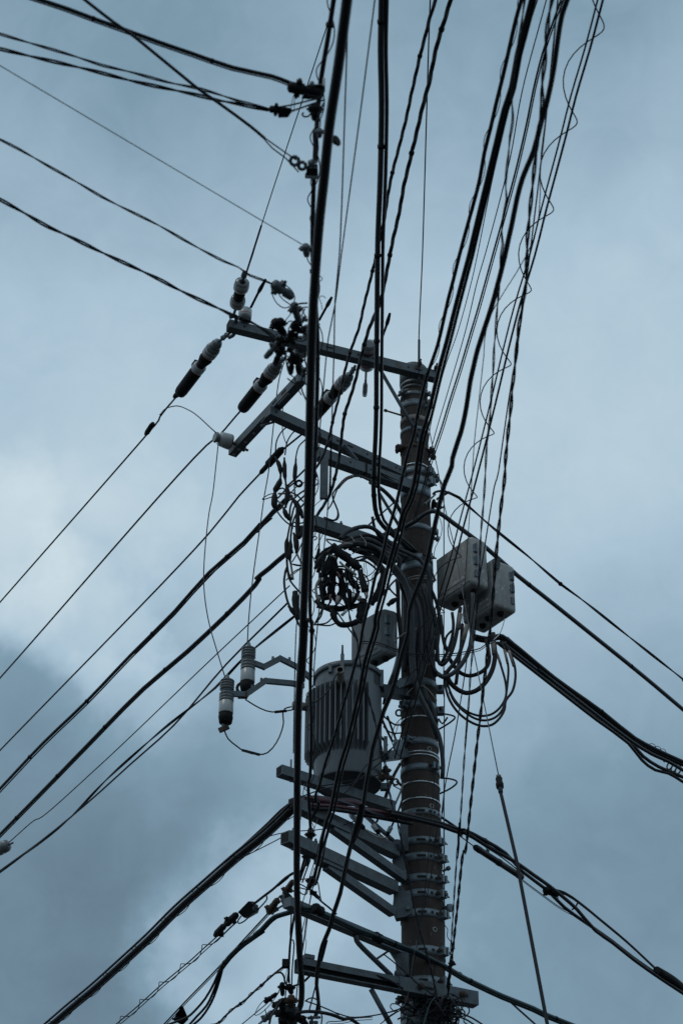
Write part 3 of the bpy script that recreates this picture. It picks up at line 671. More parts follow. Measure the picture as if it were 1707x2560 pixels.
wire('earth_wire', 'thin taut wire rising from the crossarm tip insulator to the top edge', 'C4 672,150 C4 725,0 C1 1200,1035 1540,0', 2.6, z=TH + .06, mat=DULL, cat='wire', e1=4, step=.5)
part(MB().tube(lay('C1 1200,1035 C4 672,150', z=TH + .06), .0065, DULL, 6), 'preformed_grip', ui)
# pin insulators standing on the top crossarm, each with a spike-like covered lead
def pin(label, foot, top, spike, h, w=17, mats=PORC):
    f = atZ(one(foot), TH + .035); tp = Vector((f.x, f.y, f.z + h))
    t = thing('pin_insulator', label, 'insulator', f); r = px(w, f)
    part(MB().lathe(f, tp, [(0, r * .55, DSTEEL), (.08, r * .6, PORCD), (.12, r * .92, PORCD), (.42, r * .98, mats), (.5, r, REDP), (.56, r, mats), (.92, r, mats), (1, r * .8, PORCD)], 24), 'body', t)
    if spike:
        S = pts2(spike); y0 = tp.y; P = smooth([atY(S[0], y0), atY(S[1], y0 - .1), atY(S[2], y0 - .25)], .04); n = len(P)
        rr = [px(3.2, P[0]) if i < n * .45 else px(5.2, P[0]) * (1 - .55 * max(0, (i / n - .6) / .4)) for i in range(n)]
        part(MB().tube(P, rr, TAPE, 10), 'covered_lead', t)
    return t
pin('pin insulator standing on the crossarm tip, spike leaning right', 'C4 665,520', 'C4 665,390', 'C4 712,405 770,290 828,185', .115)
pin('pin insulator mostly hidden by the thick black cable, only its spike showing', 'C5 70,470', 'C5 70,330', 'C5 150,315 205,215 247,138', .115)
pin('pin insulator behind the lashed pair of cables, upper half showing', 'C5 545,590', 'C5 545,470', 'C5 640,460 675,360 703,264', .115)
def hanging(label, s, h, lens):
    P = [atZ(p, h) for p in pts2(s)]; a, b = P[0], P[1]; t = thing('strain_insulator', label, 'insulator', a); D = b - a
    part(MB().lathe(a, a + D * .5, [(0, .03, PORCD), (.15, .05, PORC), (.4, .052, REDP), (.5, .052, PORC), (.62, .04, TAPE), (1, .036, TAPE)], 20), 'disc', t)
    part(MB().lathe(a + D * .5, b, [(0, .036, PORCD), (.12, .05, PORC), (.45, .055, REDP), (.55, .055, PORC), (.85, .055, PORCD), (1, .034, DARK)], 20), 'disc', t)
    part(MB().tube([b - D * .05, P[2]], .009, ALU, 8), 'link', t)
    d2 = P[3] - P[2]; part(MB().lathe(P[2], P[3], [(0, .009, ALU), (.25, .011, ALU), (.3, .018, ALU), (.75, .02, ALU), (.76, .02, ALU), (1, .017, ALU)], 10), 'end_fitting', t)
hanging('ribbed insulator hanging behind the lashed cable pair, fork fitting below it', 'C5 540,500 518,690 514,780 506,905', TH + .05, None)
hanging('ribbed insulator beside the thick black cable, amid the dark clamps', 'E1 880,1330 880,1600 876,1780 880,1990', TH + .05, None)
# horizontal insulator on the outrigger
p0, p1 = atZ(one('C4 428,1418'), h2 + .08), atZ(one('C4 560,1462'), h2 + .08)
oi = thing('pin_insulator', 'white insulator lying sideways on the outrigger end, red ring', 'insulator', p1)
part(MB().lathe(p0, p1, [(0, .035, PORCD), (.12, .04, PORCD), (.14, .03, PORCD), (.28, .03, PORC), (.32, .05, PORC), (.7, .055, PORC), (.88, .056, REDP), (.95, .055, PORC), (1, .04, PORC)], 22), 'body', oi)
part(MB().tube([p1 - (p1 - p0) * .02, atZ(one('C4 690,1525'), h2 + .07)], .009, RUST, 8).lathe(atZ(one('C4 640,1505'), h2 + .07), atZ(one('C4 665,1515'), h2 + .07), [(0, .02, DSTEEL), (1, .02, DSTEEL)], 8), 'bolt', oi)
wire('jumper_wire', 'thin jumper arching from the topmost power line to the outrigger insulator', 'C4 0,1245 60,1190 130,1175 230,1210 440,1385', 2.8, z=(h_top, h2 + .08), cat='wire')
wire('fuse_lead', 'thin lead falling from the outrigger insulator to the left fuse cutout', 'C4 458,1470 440,1640 412,1882 A 480,1180 468,1330 478,1420 500,1500 516,1552', 2.8, y=(11.3, 10.9), cat='wire')
wire('fuse_lead', 'thin lead falling from the crossarm to the right fuse cutout', 'C4 975,830 935,960 895,1280 850,1700 818,1882 A 600,1190 578,1350 570,1440 568,1485', 2.8, y=(11.0, 11.0), cat='wire')
wire('jumper_wire', 'thin jumper hanging behind the outrigger down to the joint', 'C4 972,1080 960,1250 965,1400 990,1470', 2.4, y=(11.1, 11.0), cat='wire')

# fuse cutouts
def cutout(label, top, bot, Y, arm):
    a, b = atY(one(top), Y), atY(one(bot), Y); b = Vector((a.x + (b.x - a.x) * .5, a.y, b.z)); a = Vector((b.x, a.y, a.z))
    t = thing('fuse_cutout', label, 'fuse cutout', b); D = a - b; r = px(18, a)
    part(MB().lathe(b + D * .86, a, [(0, r * .55, DSTEEL), (.3, r * .4, DSTEEL), (1, r * .12, DSTEEL)], 16), 'lead_cone', t)
    pr = [(0, r * .7, PORCD)]
    for k in range(4): pr += [(.05 + k * .25, r * .75, PORCD), (.12 + k * .25, r * 1.02, PORCD), (.2 + k * .25, r * .98, PORCD), (.25 + k * .25, r * .75, PORCD)]
    part(MB().lathe(b + D * .665, b + D * .87, pr, 24), 'ribbed_head', t)
    part(MB().lathe(b + D * .62, b + D * .68, [(0, r * .78, DSTEEL), (1, r * .78, DSTEEL)], 20), 'collar', t)
    pr = [(0, r * .72, PORCD)]
    for k in range(3): pr += [(.05 + k * .3, r * .78, PORCD), (.14 + k * .3, r * 1.04, PORCD), (.26 + k * .3, r * 1.0, PORCD), (.32 + k * .3, r * .8, PORCD)]
    part(MB().lathe(b + D * .43, b + D * .63, pr, 24), 'ribbed_middle', t)
    part(MB().lathe(b + D * .2, b + D * .44, [(0, r * .98, PORC), (.05, r * 1.02, PORC), (.95, r * 1.0, PORC), (1, r * .9, PORC)], 24), 'barrel', t)
    part(MB().lathe(b, b + D * .21, [(0, r * .55, TAPE), (.1, r * .9, TAPE), (.5, r * 1.0, TAPE), (.6, r * 1.04, TAPE), (.9, r * .95, TAPE), (1, r * .95, TAPE)], 12), 'end_cap', t)
    P = lay(arm, y=(Y, 11.1)); mb = MB()
    for p, q in zip(P, P[1:]):
        e = (q - p).normalized() * .012; mb.beam(p - e, q + e, .022, .034, DSTEEL)
    part(mb, 'bracket', t)
    for f in (1, 2):
        p = P[f].lerp(P[f + 1], .55); part(MB().lathe(p, p + Vector((0, 0, .04)), [(0, .009, DSTEEL), (1, .009, DSTEEL)], 8), 'bolt', t)
    return t, a, b
f1, f1a, f1b = cutout('pale ribbed fuse cutout with black end cap, upper right of the two', 'D3 372,172', 'D3 382,572', 10.95, 'D3 415,335 500,368 628,302 760,368 860,450')
f2, f2a, f2b = cutout('pale ribbed fuse cutout with black end cap, lower left of the two', 'D3 200,425', 'D3 217,815', 10.85, 'D3 240,578 360,585 440,530 515,478 720,497 800,515')
part(MB().box(atY(one('D3 335,590'), 10.9), Vector((.03, 0, 0)), Vector((0, .015, 0)), Vector((0, 0, .018)), RUST).tube(smooth(lay('D3 345,480 300,510 292,545 325,585', y=10.95), .03), .010, DULL, 8), 'terminal', f1)
part(MB().tube(lay('D3 180,805 190,850', y=10.85), .012, DSTEEL, 8).beam(atY(one('D3 150,868'), 10.85), atY(one('D3 225,835'), 10.85), .02, .028, RUST), 'terminal', f2)
wire('transformer_lead', 'thin black lead sagging from right fuse cutout towards the transformer', 'D3 355,622 430,670 520,712 600,722 720,705 760,690', 3.6, y=(10.9, 11.05), cat='wire')
wire('transformer_lead', 'thin black lead looping low from left fuse cutout up to the transformer', 'D3 190,860 220,930 290,990 350,1030 460,1055 530,1040 600,960 640,870 655,800 650,730 665,695 715,680', 3.6, y=(10.85, 11.05), cat='wire', second=[])
for a, b, lab in (('D3 330,1020', 'D3 470,1057', 'low lead loop'), ('D3 585,722', 'D3 680,712', 'sagging lead')):
    tag(MB().tube(lay(a + b[2:], y=10.95), .009, TAPE, 8).build('lead_sleeve'), f'black sleeve midway on the {lab} left of the transformer', 'sleeve')
wire('transformer_lead', 'black lead curving across the fins from the pale bushing', 'D3 1095,405 1060,440 1020,530 950,610 880,655 800,690', 3.8, y=(10.85, 10.9), cat='wire')

# ------------------------------------------------------------------ overhead cables running over the viewer
OV = dict(step=.12)
wire('overhead_cable', 'very thick black cable running top to bottom left of the pole', 'C2 525,0 C2 460,500 385,1000 345,1400 312,1700 287,2000 C4 1195,520 1175,1240 D1 375,500 340,1400 325,1882 D3 822,0 775,600 760,1882 D5 265,0 262,700 270,1000 285,1300 297,1450 290,1600 255,1690', 27, z=(4.95, 4.12), at=0.03, e0=5, n=12, step=.12)
wire('lashed_cable', 'black cable wound with loops, close beside the very thick one', 'C2 420,0 370,330 318,640 290,950 270,1280 262,1500 255,2000 C4 1235,640 1228,1200 D1 400,900 395,1400 F4 412,300 395,1050 405,1500 410,1700 380,2352 F1 540,0 552,500 570,760', 8.5, z=(5.55, 5.03), at=.75, e0=5, lash=(2.4, .32, 2.3), ties=1.1, tie_r=1.7, **OV)
wire('drop_wire', 'thin dark blue wire that crosses another at mid height left of the lashed pair', 'C2 742,0 640,800 480,2000 C4 1372,380 1320,640 1275,1100 1235,1500 E2 930,500 830,1400 790,1900 D1 300,1350 F4 215,330 185,1400 175,2000', 3.2, z=(5.6, 4.6), mat=DULL, cat='wire', at=.4, e0=5, **OV)
wire('drop_wire', 'thin dark blue wire nearest the very thick cable at top', 'C2 530,180 510,800 465,2000 C4 1372,350 1365,700 1350,1200 1335,1882 D1 555,0 540,450 E2 1290,700 1260,1100 E3 300,700 240,1500 F4 510,130 445,880 430,1600', 3.2, z=(5.5, 4.7), mat=DULL, cat='wire', at=.4, e0=5, **OV)
wire('trunk_cable', 'pair of dark cables strapped together, hanging straight down to the pole', 'C2 795,0 788,400 795,800 785,1380 765,1900 C5 605,0 601,400 598,700 597,1000 590,1250 578,1480 575,1650 588,1800 D1 890,380 900,520 930,630 1010,720 1130,820 1230,920 1290,1010 1330,1100', 16.5, z=(7.05, 7.4), mat=GREYC, at=0.02, e0=5, n=12, ties=.72, tie_r=1.25, second=[(13, 0, 11, GREYC)], **OV)
wire('twisted_cable', 'twisted dark cable, left of two slanting beside the strapped pair', 'C2 1220,-5 1175,130 1135,290 1095,440 1055,620 1025,750 990,920 955,1060 925,1180 895,1290 865,1420 840,1560 820,1700 C5 550,0 500,200 460,380 415,500 370,640 340,760 310,900 270,1050 240,1180 215,1280 170,1400 120,1480', 10.5, z=(7.0, 7.6), twist=3, pitch=.42, at=.3, e0=5, spread=.42, ties=.9, tie_r=1.15, **OV)
wire('twisted_cable', 'twisted dark cable, right of two slanting beside the strapped pair', 'C2 1337,-5 1290,150 1240,310 1200,480 1170,640 1125,800 1090,950 1060,1080 1030,1200 1000,1330 970,1450 945,1600 915,1750 890,1850 860,2000 C5 625,180 540,380 490,560 465,650 440,760 400,900 350,1050 325,1230 305,1400 270,1560 230,1690 150,1820 D1 440,600 380,660', 12.5, z=(7.0, 7.55), twist=3, pitch=.45, at=.3, e0=5, spread=.42, ties=.8, tie_r=1.15, **OV)
wire('earth_wire', 'thin straight wire dropping onto the pole top', 'C2 1176,0 1165,300 1115,2000 C5 950,0 930,480 930,780', 2.8, z=(8.4, TH - .05), mat=DULL, cat='wire', e0=5, at=.9, **OV)
part(MB().tube(lay('C5 932,470 930,790', y=11.35), .009, DSTEEL, 8), 'wire_grip', pole)
wire('lashed_cable', 'black cable with small one-sided loops, leftmost of the right-hand bundle', 'C3 635,0 590,160 540,380 490,600 440,800 395,1000 345,1200 310,1400 265,1580 215,1760 150,2000 C5 1200,0 1160,150 1120,330 1080,500 1040,620 990,760 950,920 915,1080 895,1200 850,1340 820,1460 780,1640 740,1800 D1 1000,720 960,900 900,1080 870,1220 840,1330 800,1500 D3 1260,170 1200,400 1120,680 1050,920 985,1110 940,1280 900,1420 F1 690,330 620,500 575,600', 9.5, z=(6.1, 5.06), at=.35, e0=5, lash=(1.7, .34, 2.0), **OV)
wire('paired_cable', 'pair of straight black cables, heaviest of the right-hand bundle', 'C3 712,0 640,280 600,430 555,680 500,850 440,1100 380,1350 320,1600 260,1850 225,2000 C5 1270,0 1210,230 1150,470 1090,690 1040,900 1000,1060 950,1220 920,1400 890,1600 840,1750 D1 1120,560 1080,720 1010,960 960,1180 900,1400 D3 1370,50 1290,320 1250,540 1200,750 1150,960 1100,1120 1060,1300 1020,1500 F1 800,600 720,950 690,1130 640,1350 590,1520', 10.8, z=(5.85, 4.68), at=.4, e0=5, second=[(9, 3, 7.5, RUB)], **OV)
wire('twisted_wire', 'thin wavy twin wire left of the bold twisted one', 'C3 660,0 630,230 575,600 560,800 570,930 545,1080 535,1200 510,1450 520,1560 490,1720 480,1830 490,1920 475,2000 F6 540,200 520,420 510,600 490,800 485,1000 465,1250 455,1450 430,1750 405,1950 D2 975,50 960,250 945,420 930,800 915,1000 880,1350 865,1500 850,1750 825,2038 D4 1000,400 970,800 955,1050 920,1560 D5 1420,300 1390,700 1365,1100 1350,1330 1330,1480', 5.6, z=(5.3, 4.25), mat=DULL, at=.6, e0=5, twist=2, pitch=.38, cat='wire', spread=.62, **OV)
wire('twisted_wire', 'bold twisted black wire, rightmost to cross in front of the right junction boxes', 'C3 875,0 850,120 830,300 820,480 805,580 795,700 800,800 770,1000 755,1180 740,1280 730,1380 705,1620 680,1900 F6 870,0 830,250 800,440 770,620 755,830 735,1000 715,1180 700,1300 690,1480 670,1650 650,1850 630,2050 620,2200 D2 1130,0 1110,150 1080,420 1055,700 1025,1100 980,1500 935,1900 D4 1080,580 1030,1050 975,1520 D5 1450,500 1400,950 1360,1320 1340,1500 1330,1600', 9.8, z=(5.2, 4.2), mat=DULL, at=.6, e0=5, twist=2, pitch=.30, cat='wire', spread=.55, **OV)
wire('overhead_cable', 'black cable sweeping in a long curve across the pole to the bottom tangle', 'C3 990,0 950,120 920,300 890,520 860,680 820,850 790,950 730,1180 680,1300 640,1400 600,1550 560,1750 535,1860 505,2000 F6 490,200 420,430 350,640 290,830 250,1000 210,1180 180,1380 150,1560 100,1780 0,2090 D1 1500,200 1440,350 1370,650 1290,1000 1220,1180 1170,1330 1160,1500 1120,1640 D3 1500,560 1440,700 1400,830 1350,1000 1330,1130 1300,1280 1250,1600 1190,1740 D5 720,180 680,350 640,480 600,650 570,800 520,950 490,1060 440,1180 415,1300 400,1450 415,1590 390,1690', 10.5, z=(5.35, 4.02), at=.5, e0=5, second=[(4, 4, 4.5, DULL)], **OV)
wire('drop_wire', 'thin pale blue wire, first of the fine ones in the right-hand bundle', 'C3 762,0 650,350 560,750 420,1350 290,2000 C5 1345,0 1230,420 1130,700 1030,1100 1000,1290', 2.3, z=(7.2, 8.1), mat=DULL, cat='wire', e0=5, at=.5, **OV)
wire('drop_wire', 'thin pale blue wire, second of the fine ones in the right-hand bundle', 'C3 830,0 640,720 545,1250 350,2000 C5 1390,0 1300,380 1150,900 1060,1200 1010,1400', 2.6, z=(7.2, 8.1), mat=DULL, cat='wire', e0=5, at=.5, **OV)
wire('drop_wire', 'dark twin wire right of the two fine pale ones', 'C3 945,0 880,180 800,420 730,700 680,950 600,1300 540,1530 410,2000 C5 1390,230 1330,430 1250,700 1170,950 1110,1150 1010,1450 970,1600 890,1882', 4.5, z=(6.6, 7.2), mat=DULL, cat='wire', e0=5, at=.5, second=[(4.5, 3, 3, DULL)], **OV)
wire('drop_wire', 'thin dark wire between the wavy twin and the sweeping cable', 'C3 830,900 790,1200 740,1850 F6 415,500 370,900 320,1350 260,1900 240,2200', 2.3, z=(5.5, 5.5), mat=DULL, cat='wire', e0=6, e1=1.5, at=.5, **OV)
wire('drop_wire', 'straight dark blue wire left of the bold twisted one over the boxes', 'C3 870,500 820,1000 F6 790,620 660,1430 600,1850 520,2352 D2 1065,0 1010,300 960,620 900,950 850,1300 800,1650 735,2038 D4 860,780 820,1000 795,1200', 3.2, z=(5.8, 5.35), mat=DULL, cat='wire', e0=6, at=.5, **OV)
wire('lashed_cable', 'two thin straight cables wound with wide open loops, rightmost at top', 'C3 1232,0 1135,370 1020,760 950,1040 865,1360 790,1640 700,2000 F6 730,300 570,930 480,1310 350,1840 230,2310 D2 770,360 710,600 635,850 580,1040 530,1240 470,1450 410,1680 350,1890 310,2038', 4.2, z=(6.4, 5.75), mat=DULL, cat='cable', at=.4, e0=5, e1=.2, second=[(13, 0, 5.5, RUB)], lash=(13.5, .50, 3.0, 2.6, -1), **OV)
wire('twisted_wire', 'thin twisted wire hanging from the taped tangle down the front of the pole', 'E3 640,960 690,1250 700,1550 760,1830 830,2000 D3 1240,240 1290,500 1360,750 1400,920 1450,1130 1480,1330 1530,1560 D5 960,220 1000,400 1040,600 1070,760 1120,1000 1160,1150 1200,1280 1240,1450 1255,1540', 6, y=(10.9, 11.25), mat=DULL, twist=2, pitch=.22, spread=.6, cat='wire', at=.5)
wire('drop_wire', 'fine wire hanging straight over the pole front, left of two', 'D4 745,860 700,1400 D5 1190,650 1150,950 1100,1300 1060,1560', 2.2, y=(11.3, 11.25), mat=DULL, cat='wire')
wire('drop_wire', 'fine wire hanging straight over the pole front, right of two', 'D4 820,1000 790,1250 D5 1270,300 1230,600 1180,870 1140,1000', 2.2, y=(11.35, 11.3), mat=DULL, cat='wire')
# ------------------------------------------------------------------ near wires coming in from the upper left
UL = dict(e0=4, step=.12)
wire('drop_cable', 'thick black cable crossing the top left corner, topmost of the left group', 'C1 165,-8 310,40 430,85 570,135 720,190 880,245 1070,310 1250,350 1330,380 1480,440', 10.5, z=5.35, ties=.45, tie_r=1.25, second=[(-3, 7, 3.5, DULL)], **UL)
wire('drop_cable', 'twisted black wire second from the top at the left edge', 'C1 -5,154 80,180 200,215 350,260 470,300 600,330 780,380 930,410 1100,465 1240,500', 8.2, z=5.3, twist=2, pitch=.36, spread=.55, **UL)
wire('drop_cable', 'twisted black wire third from the top at the left edge', 'C1 -5,223 150,260 280,290 430,325 600,370 760,405 900,435 1000,460 1100,478 1240,508', 10.5, z=5.3, twist=2, pitch=.36, spread=.55, **UL)
wire('drop_cable', 'straight black cable falling steeply from the top edge across three others', 'C1 385,-5 520,100 620,170 900,400 1000,470 1150,580 1215,635', 8, z=5.25, e0=4, step=.2)
for s, lab in (('C1 1200,622 1260,665 1360,735', 'upper'), ('C1 1200,622 1250,680 1310,725 1370,790', 'lower')):
    wire('cable_tail', f'short {lab} tail where the steep black cable splits before its clamp', s, 3.6, z=5.25, cat='cable')
wire('drop_wire', 'thin straight blurred wire falling from the left edge to a small clamp', 'C1 -5,297 0,300 1400,1130', 2.6, z=5.2, mat=DULL, cat='wire', e0=4, step=.3)
wire('drop_cable', 'flat wavy wire from the left edge ending in a grey wedge clamp', 'C1 -5,637 80,680 220,760 370,845 480,910 600,970 740,1040 860,1110 C4 420,0 520,50 620,90 700,150 800,185 890,225', 7.2, z=5.2, twist=2, pitch=.38, spread=.55, **UL)
wire('drop_cable', 'twisted wire lowest of those from the left edge, crossing the top crossarm', 'C1 -5,912 100,970 220,1040 330,1090 450,1150 C4 0,185 100,240 220,300 370,370 500,430 600,480 720,520 830,590 900,640', 10, z=5.15, twist=2, pitch=.36, spread=.55, **UL)
def clampbar(name, label, cat, s, z, w, m=DSTEEL, extra=None, h=None):
    """a cast wedge clamp: a chunky tapered bar with an eye and a bolt"""
    P = lay(s, z=z); t = thing(name, label, cat, P[0]); r = px(w, P[0]) / 2 * 1.22
    D = P[-1] - P[0]
    part(MB().lathe(P[0], P[-1], [(0, r * .5, m), (.06, r, m), (.45, r * 1.05, m), (.5, r * .7, m), (.58, r * .7, m), (.62, r * .95, m), (.94, r * .8, m), (1, r * .4, m)], 8), 'body', t)
    u = D.normalized(); sd = u.cross(Vector((0, .4, 1))).normalized()
    part(MB().box(P[0] + D * .3, u * r * .5, sd * r * 1.5, u.cross(sd) * r * .5, m), 'jaw', t)
    part(MB().lathe(P[0] + D * .3 - sd * r * 1.9, P[0] + D * .3 + sd * r * 1.9, [(0, r * .3, RUST), (1, r * .3, RUST)], 7), 'bolt', t)
    return t
def eye(name, label, cat, c, z, w, wr, n=None, m=DSTEEL):
    p = atZ(one(c), z); nn = n or (p - EYE).normalized(); u = nn.orthogonal().normalized(); v = nn.cross(u); r = px(w, p) / 2
    P = [p + u * (r * math.cos(a)) + v * (r * math.sin(a)) for a in [i * math.pi / 9 for i in range(19)]]
    return tag(MB().tube(P, px(wr, p) / 2, m, 7, cap=False).build(name), label, cat)
clampbar('wedge_clamp', 'dark cast clamp gripping the topmost left cable beside the very thick one', 'clamp', 'E8 170,330 420,440 640,520 960,470', 5.33, 23, TAPE)
t = thing('splitter_box', 'dark wedge-shaped cable box at the end of the topmost left cable', 'cable box', atZ(one('E8 800,450'), 5.33))
part(MB().prism([atZ(p, 5.34) for p in pts2('E8 560,330 640,295 900,285 1010,300 1000,480 960,580 640,620 480,600 540,480')], Vector((0, .03, .035)), RUB), 'housing', t)
part(MB().prism([atZ(p, 5.335) for p in pts2('E8 960,320 1020,300 1015,440 985,500 950,480')], Vector((0, .01, .05)), DSTEEL), 'flange', t)
part(MB().blob(atZ(one('E8 720,275'), 5.34), Vector((0, 0, .012)), .010, DSTEEL), 'bolt', t)
t = clampbar('wedge_clamp', 'flat dark clamp joining the two twisted wires before the very thick cable', 'clamp', 'C1 1235,500 1340,510', 5.28, 15, TAPE)
part(MB().prism([atZ(p, 5.27) for p in pts2('E8 -60,810 180,800 250,900 200,1000 160,1030 -40,1035')], Vector((0, .02, .02)), RUB), 'plate', t)
for s, lab in (('E8 -60,800 260,745 600,660 960,580', 'upper'), ('E8 60,910 330,860 700,730 1010,625', 'lower')):
    wire('cable_tail', f'black {lab} tail leading from the flat dark clamp to the very thick cable', s, 4.5, z=5.28, cat='cable')
wire('cable_tail', 'fine double loop hanging below the dark wedge-shaped cable box', 'E8 305,540 270,680 250,850 310,900 320,700 345,560', 1.8, z=5.3, mat=DULL, cat='wire')
wire('hook', 'black open hook under the dark wedge-shaped cable box', 'E8 530,920 500,960 550,1010 640,1000 700,930 720,840', 4.5, z=5.27, mat=TAPE, cat='hook')
clampbar('wedge_clamp', 'rusty-footed dark clamp upright under the wedge-shaped cable box', 'clamp', 'E8 800,740 790,1080', 5.26, 19, TAPE)
wire('cable_tail', 'black doubled tail beside the very thick cable between its upper two clamps', 'E8 840,1080 830,1250 775,1330 760,1450 780,1700 775,2050', 6, z=5.2, cat='cable', second=[(8, 0, 3, RUB)])
wire('cable_tail', 'black tail running down beside the very thick cable from the upright clamp', 'E8 980,700 900,950 850,1150 840,1400 860,1700 830,2000', 4.5, z=5.2, cat='cable')
clampbar('wedge_clamp', 'small ribbed clamp touching the very thick cable near the top', 'clamp', 'E8 890,1300 890,1470', 5.15, 13, DSTEEL)
wire('cable_tail', 'little hooked wire end sticking out right of the very thick cable near the top', 'E8 1190,1400 1240,1470 1250,1540 1200,1600 1150,1610', 2.2, z=5.0, mat=DULL, cat='wire')
tag(MB().lathe(atZ(one('E8 1215,1590'), 5.0), atZ(one('E8 1300,1545'), 5.0), [(0, .010, TAPE), (.5, .014, TAPE), (.55, .02, TAPE), (1, .02, TAPE)], 8).build('stud'), 'dark stud sticking out right of the very thick cable near the top', 'stud')
eye('thimble', 'open thimble ring where the steep black cable ends', 'thimble', 'E8 330,2010', 5.25, 21, 9)
eye('thimble', 'second ring linking the thimble of the steep cable to its block', 'thimble', 'E8 500,2120', 5.25, 18, 9)
t = thing('anchor_block', 'dark anchor block behind the very thick cable where the steep cable ends', 'anchor', atZ(one('E8 730,2150'), 5.25))
part(MB().prism([atZ(p, 5.25) for p in pts2('E8 600,2140 680,2080 850,2090 860,2352 560,2330 590,2260')], Vector((0, .05, .03)), RUB), 'block', t)
part(MB().lathe(atZ(one('E8 650,2090'), 5.26), atZ(one('E8 800,2060'), 5.26), [(0, .015, DSTEEL), (1, .02, DSTEEL)], 8), 'pin', t)
for s, lab in (('C1 1430,815 1425,840 1435,870', 'just under the anchor block'), ('C1 1440,960 1422,1000 1437,1055', 'lower, above the small thin-wire clamp')):
    wire('cable_tail', f'small bowed wire end left of the very thick cable, {lab}', s, 2.4, z=5.1, mat=DULL, cat='wire')
t = clampbar('wedge_clamp', 'small grey clamp at the end of the thin straight blurred wire', 'clamp', 'C1 1402,1125 1408,1175', 5.15, 16, DSTEEL)
# grey wedge clamp and looped ends
t = clampbar('wedge_clamp', 'grey wedge clamp with a pale hole at the end of the flat wavy wire', 'clamp', 'E1 330,220 720,500', 5.2, 22, DSTEEL)
wire('cable_tail', 'round wire loop drooping below the grey wedge clamp, outer one', 'E1 320,270 315,400 370,560 460,660 560,705 650,680 760,590', 2.8, z=5.18, mat=DULL, cat='wire')
wire('cable_tail', 'wire loop drooping below the grey wedge clamp, inner one', 'E1 435,370 450,440 530,540 630,610 690,655', 2.8, z=5.18, mat=DULL, cat='wire')
wire('cable_tail', 'wire arching over the grey wedge clamp', 'E1 480,240 580,260 680,340 740,430 760,520 740,600', 2.8, z=5.2, mat=DULL, cat='wire')
wire('cable_tail', 'straight wire from the pale hanging clamp down to the dark cross-shaped clamps', 'E1 720,770 640,870 570,960', 2.4, z=5.1, mat=DULL, cat='wire')
clampbar('wedge_clamp', 'pale grey clamp hanging upright left of the very thick cable over the crossarm', 'clamp', 'E1 740,620 770,800 850,1000', 5.12, 17, STEEL)
for i, (s, lab) in enumerate((('E1 760,640 900,615 1010,610', 'top black link reaching to the very thick cable'), ('E1 890,700 960,690 1020,690', 'short black link under the top one beside the very thick cable'), ('E1 960,720 930,790 990,890', 'black bowed link beside the very thick cable'),
                              ('E1 700,1020 640,1110 630,1220', 'thin bowed wire left of the dark ring cluster'), ('E1 700,1000 690,1100 760,1160 900,1130 980,1080', 'dark loop of wire over the top crossarm'),
                              ('E1 760,1200 640,1230 560,1250', 'dark wire stub running along the top crossarm'))):
    wire('cable_tail', lab, s, 4.5 if i in (0, 4) else 3.2, z=5.1, mat=TAPE, cat='wire')
for i, (s, w, lab) in enumerate((('E1 350,950 450,1080 560,1220', 19, 'upper left bar of the dark cross-shaped cluster of clamps'), ('E1 480,930 540,1000 470,1180', 16, 'upper right bar of the dark cross-shaped cluster of clamps'),
                                 ('E1 460,1370 330,1520 180,1680', 15, 'lower left bar of the dark cross-shaped cluster of clamps'), ('E1 520,1450 440,1600 370,1820', 15, 'lower right bar of the dark cross-shaped cluster of clamps'),
                                 ('E1 720,1600 690,1800 680,2000', 13, 'dark clamp bar hanging beside the very thick cable, left of its twin'), ('E1 800,1620 830,1800 850,2000', 15, 'dark clamp bar hanging beside the very thick cable, right of its twin'))):
    clampbar('wedge_clamp', lab, 'clamp', s, 5.1 if i < 4 else 5.0, w, TAPE if i != 2 else DSTEEL)
eye('thimble', 'dark ring in the cluster of clamps over the top crossarm', 'thimble', 'E1 740,1060', 5.1, 14, 5, m=TAPE)
eye('thimble', 'thin ring under the cross-shaped clamps beside the middle insulator', 'thimble', 'E1 650,1590', 5.1, 18, 3, m=DSTEEL)
wire('cable_tail', 'black wire dropping from the cross-shaped clamps past the middle insulator', 'E1 560,1400 580,1650 600,1800 650,2000 C4 1050,950 1090,1060 1110,1090', 3.2, z=5.0, mat=TAPE, cat='wire')
wire('cable_tail', 'black wire hanging close along the very thick cable under the crossarm', 'E1 960,1580 960,1750 990,1850 C4 1100,1000 1145,1130', 4, z=5.0, mat=TAPE, cat='wire')
for s, lab in (('E1 1245,80 1290,110 1295,140 1245,190', 'highest'), ('E1 1230,1010 1250,1030 1225,1055', 'second'), ('E1 1225,1670 1255,1695 1225,1725', 'third')):
    wire('wire_hook', f'little wire hook right of the very thick cable, {lab} of three by the crossarm', s, 2.2, z=4.85, mat=DULL, cat='hook')
wire('wire_hook', 'bent wire over the spike right of the very thick cable', 'E1 1365,510 1290,465 1240,500 1245,540 1280,620 1295,740', 2.0, z=4.9, mat=DULL, cat='wire')

